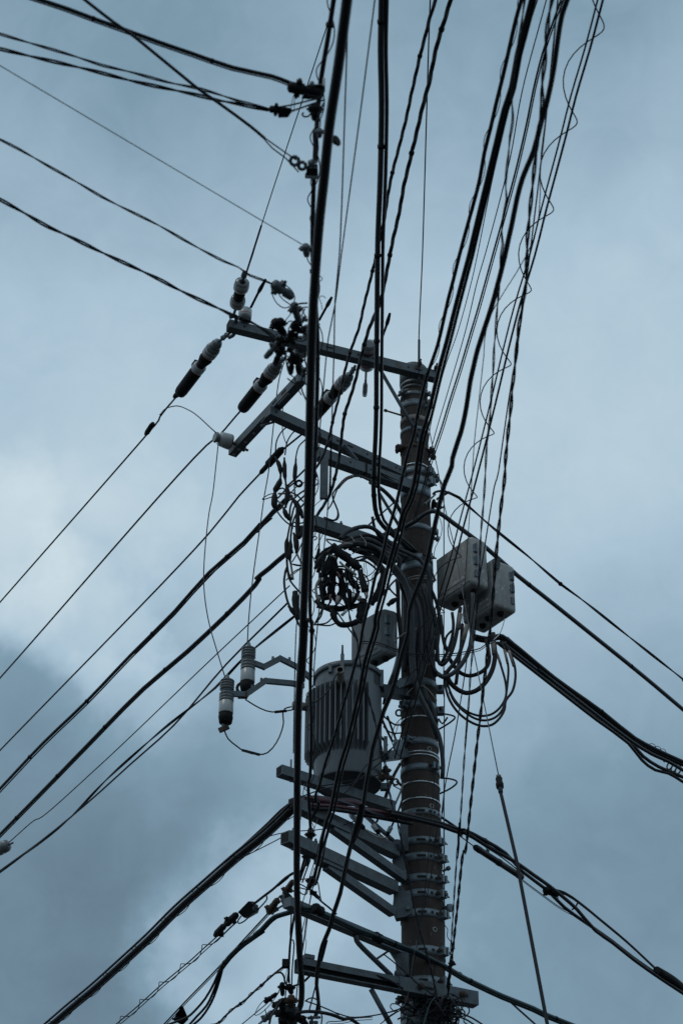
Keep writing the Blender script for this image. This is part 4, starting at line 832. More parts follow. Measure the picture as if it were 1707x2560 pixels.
# ------------------------------------------------------------------ cables leaving to the right
RG = dict(step=.25, e1=6)
wire('branch_cable', 'twisted black cable highest of those leaving to the right', 'D2 600,150 700,92 830,190 1010,350 1330,610 1568,815 D8 960,830 1200,1020 1390,1170 1572,1313', 7.5, z=8.0, twist=2, pitch=1.4, spread=.5, ties=1.6, tie_r=1.5, **RG)
wire('branch_cable', 'smooth thick brown-black cable wrapping round the pole and leaving to the right', 'F7 -60,1250 150,1180 400,1075 600,965 700,895 800,825 900,778 950,768 1050,785 1333,985 D8 270,430 400,530 580,690 720,800 1020,1040 1330,1290 1572,1494', 11.5, z=7.45, mat=GREYC, n=12, ties=1.55, tie_r=1.12, at=.7, **RG)
wire('branch_cable', 'thick bundle of black cables leaving to the right below the junction boxes', 'F5 700,1700 900,1740 1100,1690 D8 510,1065 800,1300 1080,1500 1280,1660 1400,1725 1500,1772 1575,1805', 10, z=6.7, n=10, ties=1.3, tie_r=1.15, second=[(-3, 7, 9, RUB)], **RG)
for i, (s, lab, w) in enumerate((('D8 480,1085 640,1210 780,1322 1050,1535 1250,1682 1330,1770 1420,1830 1572,1895', 'sagging black cable under the thick right-hand bundle, next to it', 9), ('D8 460,1090 620,1215 780,1340 1050,1550 1240,1690 1320,1790 1400,1850 1480,1870 1572,1925', 'sagging black cable lowest under the thick right-hand bundle', 8),
                                 ('D8 700,1250 1050,1520 1260,1680 1380,1755 1480,1800 1572,1855', 'black cable between messenger and sagging ones of the thick right-hand bundle', 9))):
    wire('branch_cable', lab, s, w, z=6.62 - .03 * i, **RG)
wire('lashing_wire', 'thin wire stretched above the thick right-hand bundle near the boxes', 'D8 520,1055 640,1160 820,1305', 2.2, z=6.75, mat=DULL, cat='wire')
P = run('D8 1370,1712 1450,1752', z=6.72); tag(MB().tube(helix(P, .03, .06, 0), .0025, DULL, 5).build('spiral_wire'), 'loose spiral of wire on the thick right-hand bundle near the edge', 'wire')
P = run('D8 1470,1810 1545,1850', z=6.7); tag(MB().tube(helix(P, .035, .05, 0), .006, RUST, 6).build('spiral_wire'), 'rusty coiled fitting on the sagging cables at the right edge', 'fitting')
wire('branch_cable', 'thick black cable crossing before the pole and falling to the lower right, upper strand', 'D5 930,222 1100,262 1280,305 1440,358 D7 150,580 300,655 420,730 530,850 690,970 800,1080 1000,1222 1110,1300 1250,1410 1420,1528 1500,1590', 9.5, z=(5.27, 5.18), at=.3, n=10, step=.2)
wire('branch_cable', 'thick black cable crossing before the pole and falling to the lower right, lower strand', 'D5 930,240 1100,280 1280,325 1440,380 D7 150,595 300,685 480,785 600,870 700,940 790,1012 880,1092 1000,1230 1110,1308 1250,1420 1420,1540 1572,1640', 10, z=(5.25, 5.15), at=.3, n=10, **RG)
wire('branch_cable', 'black cable bowing above the lower right pair with tie tags', 'D7 680,960 740,968 800,985 900,1052 1020,1150 1200,1300 1350,1440 1430,1515', 6, z=5.24, second=[(4, 6, 3, DULL)], step=.2)
tag(MB().tube(run('D7 1395,1490 1480,1540 1572,1612', z=5.2, e1=1.5), px(23, atZ(one('D7 1450,1520'), 5.2)) / 2, TAPE, 12).build('cable_sleeve'), 'thick black sleeve gathering the cables at the lower right edge', 'sleeve')
t = clampbar('cable_clamp', 'dark clamp with a wire tag on the lower right pair of cables', 'clamp', 'D7 670,965 760,1000', 5.22, 15, TAPE)
part(MB().tube(smooth(lay('D7 735,985 755,1005 760,1035', z=5.2), .02), .004, DULL, 5), 'wire_tag', t)
wire('wire_tag', 'short tie tag hanging between bowing cable and lower right pair', 'D7 885,1055 870,1080 850,1095', 4, z=5.22, mat=TAPE, cat='tie')
# splice closure
a, b = atZ(one('D7 222,690'), 5.3), atZ(one('D7 528,888'), 5.3); t = thing('splice_closure', 'long black splice closure hung under the cable right of the pole', 'splice closure', a); D = b - a; r = px(17, a) / 2
part(MB().lathe(a, b, [(0, r * .7, RUB), (.03, r, RUB), (.1, r * 1.05, RUB), (.13, r * .95, RUB), (.47, r * .95, RUB), (.48, r * 1.08, RUB), (.53, r * 1.08, RUB), (.54, r * .95, RUB), (.9, r * .95, RUB), (.92, r * 1.06, RUB), (.98, r * 1.0, RUB), (1, r * .8, RUB)], 14), 'body', t)
for f in (.24, .9):
    c = a + D * f; part(MB().box(c + Vector((.01, 0, .05)), D.normalized() * .02, Vector((0, .01, 0)), Vector((0, 0, .025)), DSTEEL), 'hanger_clip', t)
wire('messenger_wire', 'thin wire from pole to the long black splice closure', 'D5 1370,345 1440,400 D7 110,605 225,693', 3, z=5.32, mat=DULL, cat='wire')
wire('messenger_wire', 'two fine wires leaving the far end of the long black splice closure', 'D7 520,895 640,985 780,1085 850,1120', 2.2, z=5.3, mat=DULL, cat='wire', second=[(2, 5, 1.6, DULL)])
wire('messenger_wire', 'wire running above the splice closure beside the thick pair', 'D7 290,690 400,760 500,840', 3, z=5.36, mat=DULL, cat='wire')
wire('branch_cable', 'dark cable from the rusty eye before the pole joining the lower right pair', 'F3 700,330 800,430 950,560 1100,690 1250,800 1400,900 D7 75,545 130,580 300,645', 6.5, z=(5.7, 5.45), step=.2)
wire('branch_cable', 'thin dark wire under the one from the rusty eye', 'F3 640,400 790,480 900,520 1080,670 1240,790', 3, z=(5.65, 5.5), mat=DULL, cat='wire')
# teal cable
wire('teal_cable', 'dark teal cable strapped along an arm, crossing the pole to the lower right', 'F1 330,1850 700,1930 D5 420,940 530,985 700,1065 830,1110 960,1165 1100,1215 1200,1265 1310,1320 1440,1400 D7 250,1580 400,1650 600,1730 680,1770 850,1838', 10.5, z=(4.47, 4.42), mat=TEAL, n=10, ties=.75, tie_r=1.2, at=.5, e1=6, step=.2, second=[(-1, 7, 8, TEAL)])
for s in ('D5 385,905 440,945', 'D5 815,1110 860,1140'):
    tag(MB().lathe(atZ(one(s), 4.46), atZ(one(' '.join(['D5', s.split()[2]])), 4.46), [(0, .022, TAPE), (.2, .031, TAPE), (.5, .028, TAPE), (.8, .032, TAPE), (1, .022, TAPE)], 12).build('taped_joint'), 'lumpy black taped joint on the teal cable, ' + ('left of the arm brace' if '385' in s else 'right of the arm brace'), 'joint')
wire('branch_cable', 'thin black cable splitting off below the teal cable at the lower right', 'D7 405,1655 450,1690 500,1735 615,1838', 5, z=4.5, e1=5)
wire('wire_tag', 'small wire loop on the teal cable right of the pole', 'D7 100,1497 130,1500 148,1525', 2, z=4.6, mat=DULL, cat='wire')
wire('teal_cable', 'dark teal cable drooping left from the arm end', 'F1 320,1900 F8 1260,1370 1100,1420 1000,1455 900,1540 800,1650 690,1730 D6 1370,785 1270,855 1200,920 1150,985', 9.5, z=(4.62, 4.5), mat=TEAL, n=10, at=.3, ties=.8, tie_r=1.2, step=.1, second=[(5, 4, 6, RUB)])
for i, s in enumerate(('D6 1155,975 1120,1060 1075,1140 1020,1205 980,1240 930,1260 890,1275', 'D6 1160,980 1140,1040 1110,1120 1080,1180 1030,1235 990,1280', 'D6 1165,980 1150,1040 1120,1130 1090,1190 1050,1245 1010,1280')):
    wire('drop_cable', ('left', 'middle', 'right')[i] + ' strand of the fork curving down to the bottom edge beside the kite-shaped plate', s, 6, z=(4.5, 4.2), e1=.6, step=.1)
wire('messenger_wire', 'straight wire from the rusty clamp down to the kite-shaped plate', 'D6 1400,698 1260,850 1140,982 960,1168 855,1280', 4, z=4.55, mat=DULL, cat='wire', second=[(3, 3, 2.5, DULL)], e1=4)
k0 = [atZ(p, 4.5) for p in pts2('D6 950,1178 977,1242 945,1275 905,1252')]
t = thing('marker_plate', 'dark kite-shaped plate hanging on the wire at the bottom edge', 'marker', k0[0]); part(MB().prism(k0, Vector((.01, .03, 0)), RUB), 'plate', t)
part(MB().tube(smooth(lay('D6 905,1250 940,1240 977,1243', z=4.49), .02), .008, DULL, 6), 'rib', t)
# guy wire
gp = lay('E7 655,1115 800,1800 870,2200 D2 735,510 870,1250 D7 330,0 375,225', y=[11.5 - .0 - 1.15 * (y - 1069) / 1490 for x, y in pts2('E7 655,1115 800,1800 870,2200 D2 735,510 870,1250 D7 330,0 375,225')])
gq = lay('D7 375,225 390,340 490,770 690,1834', y=[11.5 - 1.15 * (y - 1069) / 1490 for x, y in pts2('D7 375,225 390,340 490,770 690,1834')])
gy = thing('guy_wire', 'taut guy wire from the pole top with a thick dark guard below its clamp', 'guy wire', gp[0])
part(MB().tube(gp, px(2.8, gp[-1]) / 2, DSTEEL, 6), 'wire', gy)
dv = (gq[-1] - gq[1]).normalized(); gend = gq[-1] + dv * ((EYE.z - EYE.z - gq[-1].z) / dv.z)
part(MB().tube([gq[1], gq[2], gq[3], gend], px(9, gq[2]) / 2, DULL, 12), 'guard', gy)
part(MB().lathe(gq[0], gq[1], [(0, .008, DSTEEL), (.06, .016, DSTEEL), (.14, .013, TAPE), (.2, .021, TAPE), (.45, .019, TAPE), (.5, .024, TAPE), (.72, .023, TAPE), (.76, .015, DSTEEL), (1, .014, DSTEEL)], 12), 'clamp', gy)
wire('earth_lead', 'straight grounding lead close along the right side of the pole', 'D2 655,0 656,600 656,1700 D4 815,250 814,800 812,1560 D5 1310,300 1312,900 1314,1500', 3.2, y=(11.55, 11.5), mat=DSTEEL, cat='wire', at=.5)
wire('earth_lead', 'thin wandering wire from the pole to the top of the nearest junction box', 'F7 1065,870 1110,960 1130,1130 1090,1310 1000,1480 965,1700', 1.8, y=(11.4, 11.35), mat=DULL, cat='wire')
wire('bracket_wire', 'steel wire slanting from upper band to the twisted right-hand cable', 'E7 650,1600 760,1800 830,1900 870,2010', 4, y=(11.5, 11.5), mat=DSTEEL, cat='wire')
t = clampbar('cable_clamp', 'dark cable clamp on the right of the pole where the twisted right-hand cable starts', 'clamp', 'E7 690,1830 790,1900', 8.15, 14, DSTEEL)
t = clampbar('cable_clamp', 'second dark clamp below it on the right of the pole, with a reddish tail', 'clamp', 'F7 920,640 1050,650', 7.8, 14, TAPE)
part(MB().tube(smooth(lay('F7 1050,660 1130,690 1160,680 1110,715 1060,700', y=11.45), .02), .006, RUST, 6), 'tail', t)
wire('bracket_wire', 'dark cable bowing from the clamp into the twisted right-hand cable', 'F7 960,430 1000,395 1080,375 1180,375 1300,430', 6, y=(11.4, 11.5), cat='wire')

# ------------------------------------------------------------------ loops under the right boxes, risers on the pole
LP = dict(cat='cable', step=.03, n=10)
def loopc(label, s, w, y=11.33, tape=None, m=RUB):
    o = wire('loop_cable', label, s, w, y=y, mat=m, at=0, **LP)
    if tape:
        P = smooth(lay(tape, y=y), .012); r = px(w, P[0]) / 2; mb = MB()
        mb.tube(P, [r * (1.16 if i % 3 else 1.24) for i in range(len(P))], WRAP, 10); part(mb, 'tape_wrap', o)
        for i in range(3, len(P) - 1, 4):
            d = (P[i + 1] - P[i - 1]).normalized() * .002; part(MB().lathe(P[i] - d, P[i] + d, [(0, r * 1.27, TAPE), (1, r * 1.27, TAPE)], 10), 'tape_edge', o)
    return o
loopc('black cable looping from first weathered box, taped white section at its top, back to pole', 'D2 785,1000 775,1060 760,1170 735,1290 690,1400 640,1450 612,1420 605,1330 600,1230', 10, 11.25, 'D2 782,1050 765,1170')
loopc('black cable looping beside it from the first weathered box, taped lower down', 'D2 850,980 850,1060 825,1200 800,1290 760,1400 700,1480 640,1540 590,1500 545,1380 530,1280', 10, 11.22, 'D2 838,1140 805,1265')
loopc('thick grey cable dropping straight from the first weathered box and turning to the pole', 'D2 880,890 880,980 875,1080 875,1240 850,1340 790,1450 720,1520 650,1545 610,1520', 11.5, 11.2, None, GREYC)
loopc('dark cable hanging left under the first weathered box', 'D2 720,1040 730,1130 720,1230 690,1330 640,1430', 8, 11.3)
loopc('dark cable hanging nearest the pole under the first weathered box', 'D2 630,1060 640,1180 660,1290 680,1340', 9, 11.3)
loopc('small dark loop behind the taped pair under the first weathered box', 'D2 720,1180 680,1220 665,1290 700,1340 740,1230', 6, 11.45)
loopc('black stub cable hanging straight below the loops', 'D2 800,1130 790,1300 770,1450 750,1600', 9, 11.3)
loopc('black cable in a shallow loop from the second weathered box', 'D2 985,1250 1005,1340 1010,1420 980,1480 920,1520 850,1535 790,1515 730,1450 700,1400', 10, 11.35, 'D2 1000,1320 1010,1385')
loopc('thickest black cable in a deep loop from the second weathered box', 'D2 1040,1200 1050,1290 1055,1390 1030,1500 970,1600 900,1655 830,1670 760,1640 700,1580 670,1500', 12, 11.3, 'D2 1042,1270 1052,1370')
loopc('thin black cable in a big loop, left of three at their taped tops', 'D2 1060,1330 1080,1390 1110,1480 1140,1600 1140,1700 1090,1790 1020,1840 950,1850 880,1835 800,1790 730,1710 690,1620 670,1560', 6, 11.3, 'D2 1075,1370 1100,1445')
loopc('thin black cable in a big loop, middle of three at their taped tops', 'D2 1110,1270 1140,1370 1160,1470 1155,1580 1140,1700 1120,1790 1060,1860 980,1885 900,1870 820,1820 740,1740 700,1660', 6, 11.26, 'D2 1130,1335 1155,1440')
loopc('thin black cable in the lowest loop, right of three at their taped tops', 'D2 1130,1270 1175,1360 1210,1460 1215,1560 1190,1660 1140,1730 1130,1800 1090,1870 1030,1920 960,1930 880,1905 790,1845 720,1760 680,1670 660,1560', 6.5, 11.22, 'D2 1165,1340 1203,1460')
wire('pale_wire', 'two bright thin wires bending out of the second weathered box foot', 'F5 1180,1420 1140,1570 1080,1690 1000,1764 D2 1040,1260', 2.6, y=11.15, mat=ALU, cat='wire')
wire('bundle_wire', 'thin doubled wire slung across the pole to the second box', 'D2 0,1265 140,1275 260,1320 400,1362 560,1370 700,1365 830,1345 940,1320 1000,1275 1060,1250', 3, y=(10.9, 11.1), mat=DULL, cat='wire', second=[(0, 5, 2, DULL)])
RS = dict(cat='riser cable', step=.05, n=10)
def riser(label, s, w, y, m=GREYC, **k): return wire('riser_cable', label, s, w, y=y, mat=m, at=.5, **RS, **k)
riser('grey riser cable arching out of the taped tangle and down the pole front', 'D1 440,960 500,905 560,865 620,845 700,815 780,805 880,830 960,885 1040,975 1110,1060 1155,1150 1190,1300 1200,1500 1200,1700 D4 600,215 650,330 720,470 770,580 795,700 805,830 800,930', 11, (10.9, 11.32))
riser('grey riser cable arching highest behind the hooped one, down the right of the pole', 'E3 560,425 600,370 650,330 780,262 950,228 1080,255 1250,400 1450,560 F7 700,1720 820,1900 900,2050 D2 540,930 575,1030 600,1180 595,1330', 11, (11.0, 11.36))
riser('dark riser cable under the arch, into the left group on the pole', 'E3 620,560 760,500 900,510 1100,560 1300,650 1450,780 D2 240,640 320,760 365,850 400,1000 410,1200 405,1400 425,1560 480,1720 550,1860 615,2030', 14, (10.95, 11.3))
riser('dark riser cable lowest under the arch, beside its neighbour', 'E3 700,560 850,590 1000,600 1200,670 1400,800 D2 250,690 330,790 400,880 455,1000 475,1200 470,1400 480,1600 520,1750', 13, (10.98, 11.3))
riser('grey riser cable standing left of the pole behind the plain box', 'D2 290,780 297,880 298,1000 310,1150 320,1250 300,1400 270,1500 235,1590 205,1680 190,1760', 11, (11.2, 11.45))
riser('thin grey conduit just left of the pole, light edged', 'D2 280,1130 265,1250 290,1330 285,1400 250,1530', 5, (11.15, 11.15), m=FRPB)
riser('dark riser cable on the right half of the pole front', 'D2 500,820 540,960 560,1100 560,1300 570,1450 590,1540', 12, (11.3, 11.33))
riser('grey riser cable between the others on the pole front', 'D2 450,830 500,920 520,1080 520,1300 500,1480 450,1620', 10, (11.33, 11.35))
riser('dark cable slanting to the pole above the arch', 'D1 860,330 960,390 1040,470 1100,560 1130,640', 10, (11.1, 11.42))
riser('dark cable crossing beneath to the pole from the strapped pair', 'D1 1060,710 1130,690 1200,640 1290,590', 11, (11.2, 11.35))
riser('dark cable slipping behind the arch toward the pole', 'E3 880,760 1050,690 1200,700 1350,800', 7, (11.1, 11.3))
for s, lab in (('D2 340,790 400,760 470,750 560,762 580,780', 'upper'), ('D2 350,806 400,780 470,770 550,778 580,800', 'lower')):
    wire('cable_strap', f'pale strap holding the riser cables to the pole, {lab} of two', s, 3.4, y=[11.22, 11.2, 11.19, 11.25, 11.35], mat=PALE, cat='strap', step=.03)
wire('cable_strap', 'pale strap slanting across the riser cables beside the plain box', 'D2 262,1275 300,1235 370,1190 440,1165', 3.6, y=11.14, mat=WRAP, cat='strap')
wire('cable_strap', 'pale bent wire strap low on the riser cables', 'D2 360,1690 400,1640 470,1610 530,1640 570,1690 600,1730', 3, y=11.25, mat=PALE, cat='strap')
for s in ('E3 740,390 770,430 800,480', 'E3 880,360 930,420 970,480 960,540'):
    wire('cable_strap', 'pale loose strap on the arch of cables, ' + ('left' if '740' in s else 'right') + ' of two', s, 3.2, y=10.9, mat=WRAP, cat='strap')
# ------------------------------------------------------------------ cables to the lower left
LL = dict(e1=5, step=.2)
wire('trunk_cable', 'thick black bundle falling from the upper braced arm to the bottom left', 'D6 1540,140 1400,275 1240,405 1080,545 930,678 780,828 640,957 490,1092 360,1200 270,1278', 17, z=5.12, n=12, at=.2, second=[(-8, -9, 7, RUB), (4, 6, 8, RUB)], lash=(1.75, .55, 2.2, 1.0), e1=5, step=.15)
wire('messenger_wire', 'black cable joining the thick lower left bundle from above', 'F1 420,235 300,310 D6 1510,125 1465,160 1400,225 1330,290 1250,365 1180,440 1100,520 940,660', 5.5, z=5.16, second=[(3, 3, 2.5, DULL)], step=.1)
wire('messenger_wire', 'thin wire from the square arm end down to the lower left bundle', 'F1 165,825 F8 1130,250 550,550 430,610', 2.6, z=5.0, mat=DULL, cat='wire')
wire('messenger_wire', 'thin curved wire from the arms across to the lower left bundle', 'F1 840,710 600,740 300,755 150,780 0,815 F8 860,270', 2.6, z=(5.1, 5.05), mat=DULL, cat='wire')
wire('lashed_cable', 'two thin wires wound with loops, falling to the bottom left', 'D6 1155,800 1060,885 1000,940 850,1065 700,1200 600,1283', 3.2, z=4.75, second=[(4, 5, 2.5, RUB)], lash=(5.2, .36, 2.2), e1=5, step=.15)
wire('drop_cable', 'short tapered black cable between arm and the dark box on the lower left wires', 'F1 310,1370 200,1440 60,1570 F8 1210,860 1100,940 960,1060 840,1150 700,1260', 7, z=4.75, step=.05)
t = thing('splitter_box', 'dark cable box hung on the lower left lashed wires', 'cable box', atZ(one('F8 580,1350'), 4.75))
part(MB().prism([atZ(p, 4.75) for p in pts2('F8 450,1390 610,1225 640,1225 720,1340 700,1400 560,1480 530,1465')], Vector((0.02, .05, 0.02)), RUB), 'housing', t)
part(MB().lathe(atZ(one('F8 690,1330'), 4.74), atZ(one('F8 735,1300'), 4.74), [(0, .012, DSTEEL), (.6, .018, DSTEEL), (1, .012, DSTEEL)], 8), 'cap', t)
clampbar('wedge_clamp', 'dark clamp where the lashed lower left wires begin', 'clamp', 'F8 440,1420 330,1560 110,1720', 4.75, 15, TAPE)
t = clampbar('wedge_clamp', 'knobbly dark clamp under that one on the lashed lower left wires', 'clamp', 'F8 230,1700 90,1740', 4.75, 11, TAPE)
wire('loop_cable', 'black wire loop slung under the dark cable box on the lower left wires', 'F8 885,1150 890,1190 830,1270 740,1360 640,1440 540,1530 470,1560 450,1530 500,1450', 3.6, z=4.72, step=.03)
wire('drop_cable', 'second wire from the dark clamp toward the cable box on the lower left', 'F8 430,1540 330,1630 240,1720', 4, z=4.72)
# rusty clamp on the end of the teal arm
clampbar('wedge_clamp', 'rusty clamp at the end of the arm with the teal cable', 'clamp', 'F8 920,1390 960,1330 1050,1200', 4.55, 16, RUST)
t = thing('anchor_block', 'dark anchor block with a pale wire loop at the teal arm end', 'anchor', atZ(one('F8 1150,1190'), 4.58))
part(MB().prism([atZ(p, 4.58) for p in pts2('F8 1075,1150 1180,1060 1270,1150 1240,1290 1120,1270')], Vector((0, .06, .02)), DSTEEL), 'block', t)
part(MB().tube(smooth(lay('F8 1065,1250 1060,1190 1090,1140 1135,1130 1120,1200 1065,1255', z=4.56), .02), .005, ALU, 6), 'wire_loop', t)
clampbar('wedge_clamp', 'yellowed clamp above the dark anchor block at the teal arm end', 'clamp', 'F8 1160,1110 1220,1060 1280,920', 4.62, 14, RUST)
wire('cable_tail', 'black link from the rusty clamp down under the teal arm end', 'F8 970,1420 1060,1330 1180,1260 1240,1200', 5, z=4.52)
# lowest left cables and the hub
wire('lashed_cable', 'black cable wound with fine wire, lowest one leaving to the bottom left', 'E4 800,330 660,440 540,545 430,640 290,775 140,885 0,1010 -60,1075 D6 1110,1283', 5.2, z=4.25, ties=.32, tie_r=1.6, lash=(1.7, .3, 2), e1=4, step=.1)
wire('loop_cable', 'black cable bending down from the lowest lashed one to the hub', 'E4 680,430 740,425 780,470 795,540 815,580 870,605 960,585 1050,540 1150,440 1200,400', 5, z=4.22, step=.03)
t = thing('splitter_box', 'small dark square box on the lowest left cable end', 'cable box', atZ(one('E4 810,310'), 4.25)); part(MB().box(atZ(one('E4 810,310'), 4.25), Vector((.022, 0, 0)), Vector((0, .02, 0)), Vector((0, 0, .022)), TAPE), 'housing', t)
wire('drop_wire', 'thin wire leaving the hub bottom left, with a slim dark splice', 'E4 745,600 700,700 560,830 400,965 230,1105', 2.6, z=4.15, mat=DULL, cat='wire', e1=4)
wire('drop_wire', 'thin looped wire beside the slim dark splice', 'E4 560,755 480,830 420,930 410,985 450,975 560,890 660,770 720,680', 1.9, z=4.14, mat=DULL, cat='wire', step=.03)
clampbar('wire_splice', 'slim dark splice on the thin wire left of the bottom hub', 'splice', 'E4 535,810 600,770 690,700', 4.15, 10, TAPE)
clampbar('wire_splice', 'dark upright splice just above the bottom hub', 'splice', 'E4 760,570 765,720', 4.15, 11, TAPE)
clampbar('wire_splice', 'dark knobby splice between the thick cable and hub', 'splice', 'E4 850,600 880,690', 4.15, 13, TAPE)
wire('drop_cable', 'black cable running out of the bottom hub to the lower left', 'E4 800,760 720,820 660,900 600,960 540,1030 450,1105', 5.5, z=4.0, twist=2, pitch=.2, spread=.6, e1=2, step=.05)
wire('drop_cable', 'black cable dropping steeply from the bottom hub', 'E4 720,830 680,920 620,990 590,1110', 6, z=3.95, e1=1.5, step=.05)
wire('drop_wire', 'stiff wire end poking up left of the bottom hub', 'E4 537,905 560,1000', 2.4, z=3.98, mat=DULL, cat='wire')
for i, (s, w, m, lab) in enumerate((('E4 640,870 720,790 780,770', 10, TAPE, 'ragged dark splice at the upper left of the bottom hub'), ('E4 880,750 900,830 870,880', 17, RUST, 'dark reddish block on top of the bottom hub'),
                                 ('E4 830,870 900,880 960,920', 15, STEEL, 'pale tilted clamp in the bottom hub'), ('E4 790,900 780,1000 770,1110', 24, TAPE, 'black mass of splices at the left of the bottom hub'),
                                 ('E4 880,960 900,1040 890,1110', 26, TAPE, 'black mass of splices in the middle of the bottom hub'), ('E4 520,1050 590,1010 620,940', 12, DSTEEL, 'grey slanted splice left of the bottom hub'),
                                 ('E4 740,800 770,850 760,900', 14, TAPE, 'black splice between the ragged one and pale clamp of the hub'), ('E4 960,1000 1010,1050 1080,1110', 15, TAPE, 'black splice low at the right of the bottom hub'),
                                 ('E4 1090,1020 1180,1020 1265,1010', 7, STEEL, 'pale flat bar right of the bottom hub'), ('E4 1110,1075 1170,1090 1230,1080', 9, DSTEEL, 'grey bar under the pale flat one right of the hub'))):
    clampbar('wire_splice', lab, 'splice', s, 4.02 - .01 * (i % 3), w, m)
wire('overhead_cable', 'black cable arching right out of the bottom hub toward the pole', 'E4 930,960 1040,938 1150,935 1250,945 1350,962 1450,990 1568,1035 D5 640,1700 720,1760', 9, y=(10.8, 11.1), at=.4, step=.05)
wire('drop_wire', 'black wire crossing from hub to the pole foot above the arching cable', 'E4 1060,795 1150,825 1250,862 1400,925 1500,975 D5 540,1660 640,1690 760,1685 900,1660 1000,1630', 3.4, y=(10.8, 11.3), mat=DULL, cat='wire', step=.05)
wire('drop_wire', 'bowed black wire rising and falling right of the bottom hub', 'E4 1060,800 1110,765 1170,758 1220,790 1250,850 1260,940 1280,1000 1270,1105', 3.6, y=(10.85, 10.85), mat=DULL, cat='wire', step=.03)
wire('drop_wire', 'thin wires fanning from the hub along the bottom edge', 'E4 1330,1105 1360,1070 1450,1065 1568,1055 D5 660,1700 800,1690', 2.4, y=(10.9, 11.1), mat=DULL, cat='wire', second=[(0, 6, 1.8, DULL)], step=.05)
wire('drop_wire', 'black wire from the bottom edge slanting up to the pole foot', 'D5 850,1745 920,1690 1000,1640', 2.6, y=(11.1, 11.3), mat=DULL, cat='wire')
# wires running down beside the thick cable to the hub
DN = dict(cat='wire', mat=DULL, step=.06)
wire('drop_cable', 'black cable falling left from the clamp behind the very thick cable', 'F1 565,860 520,1000 470,1180 430,1330 400,1450 390,1600 E4 870,0 850,300 845,450 850,560', 6, z=(5.0, 4.3), step=.06)
clampbar('wedge_clamp', 'dark clamp with side bolt on the square-ended arm', 'clamp', 'F1 570,720 570,830 545,1000', 5.08, 13, TAPE)
clampbar('wedge_clamp', 'dark clamp under the square-ended arm', 'clamp', 'F1 520,1080 550,1150 500,1250', 4.9, 12, TAPE)
wire('drop_cable', 'black doubled cable from the clamp under the square-ended arm, slanting left', 'F1 520,1150 470,1290 430,1400 405,1480', 7, z=4.85, step=.05, second=[(7, 4, 4, RUB)])
for i, (s, w, lab) in enumerate((('F1 775,620 700,900 640,1150 560,1400 480,1700 430,1900 E4 1025,110 1010,250', 2.4, 'leftmost of the fine wires falling between the braced arms'),
                                 ('F1 820,700 740,1000 690,1200 640,1420 590,1620 545,1850 500,2100 470,2352 E4 960,590 945,760', 3.2, 'thickest of the fine wires falling between the braced arms'),
                                 ('F1 850,720 790,920 720,1180 660,1420 620,1560', 2.6, 'rightmost of the fine wires falling between the braced arms'),
                                 ('F1 670,570 630,690 610,760', 1.8, 'short fine wire above the square-ended arm'),
                                 ('F1 620,1290 560,1480 500,1650 450,1800 420,1900', 1.8, 'fine wire below the square-ended arm, slanting left'),
                                 ('F1 530,1950 500,2250 490,2352 E4 1070,0 1050,230', 1.6, 'fine wire below the teal cable reaching the channel arm'),
                                 ('F1 500,1980 460,2150 430,2300', 2.6, 'dark wire below the teal cable beside the very thick one'),
                                 ('F1 475,60 440,330 420,580', 2.0, 'fine wire right of the very thick cable over the upper braced arm'),
                                 ('F1 290,1900 280,2100 275,2352 E4 905,0 890,400 880,740', 3.6, 'dark wire left of the very thick cable down to the hub'),
                                 ('E4 860,300 840,420 820,560 800,760', 3.4, 'dark wire nearest the lashed cable end above the hub'),
                                 ('E4 830,340 800,500 770,640', 1.6, 'fine wire beside the square box above the hub'))):
    wire('drop_wire', lab, s, w, z=(4.9, 4.2) if 'F1 7' in s or 'F1 8' in s else (4.6, 4.2), **DN)
clampbar('wire_splice', 'dark knotted splice of fine wires over the teal cable', 'splice', 'F1 590,1440 560,1530 540,1600', 4.65, 13, TAPE)
wire('drop_cable', 'black cable slanting right from the knotted splice onto the teal cable', 'F1 560,1610 640,1700 730,1790 830,1870 910,1940 950,1975', 5, z=(4.62, 4.5), step=.05)
clampbar('wire_splice', 'tapered black splice at the start of the slanting cable over the teal one', 'splice', 'F1 570,1630 620,1680 690,1740', 4.6, 9, TAPE)
for s, lab in (('F1 620,1455 665,1490 690,1590 705,1700 730,1800', 'bowed black wire right of the knotted splice'), ('F1 410,1530 470,1560 540,1610', 'upper short wire between very thick cable and knotted splice'), ('F1 410,1585 470,1600 530,1610', 'middle short wire between very thick cable and knotted splice'),
               ('F1 405,1640 440,1675 490,1685 520,1650 515,1600', 'little drooping loop left of the knotted splice'), ('F1 410,1460 500,1455 580,1440', 'level black wire left of the knotted splice')):
    wire('cable_tail', lab, s, 3, z=4.6, **DN)
wire('twin_wire', 'dark wire running beside the sweeping cable down to the bottom', 'D5 640,500 600,680 560,850 500,1050 460,1180 430,1330 E4 1350,0 1260,300 1190,620 1110,930', 3.6, z=(4.9, 4.05), cat='wire', mat=DULL, step=.1)
wire('arm_cable', 'black cable lying slackly along the channel crossarm', 'E4 1050,540 1120,470 1200,400 1300,375 1450,380 1568,395 D5 420,1345 560,1350 700,1365 800,1385 890,1415 960,1450 1020,1490', 6, y=(11.0, 11.15), step=.04)

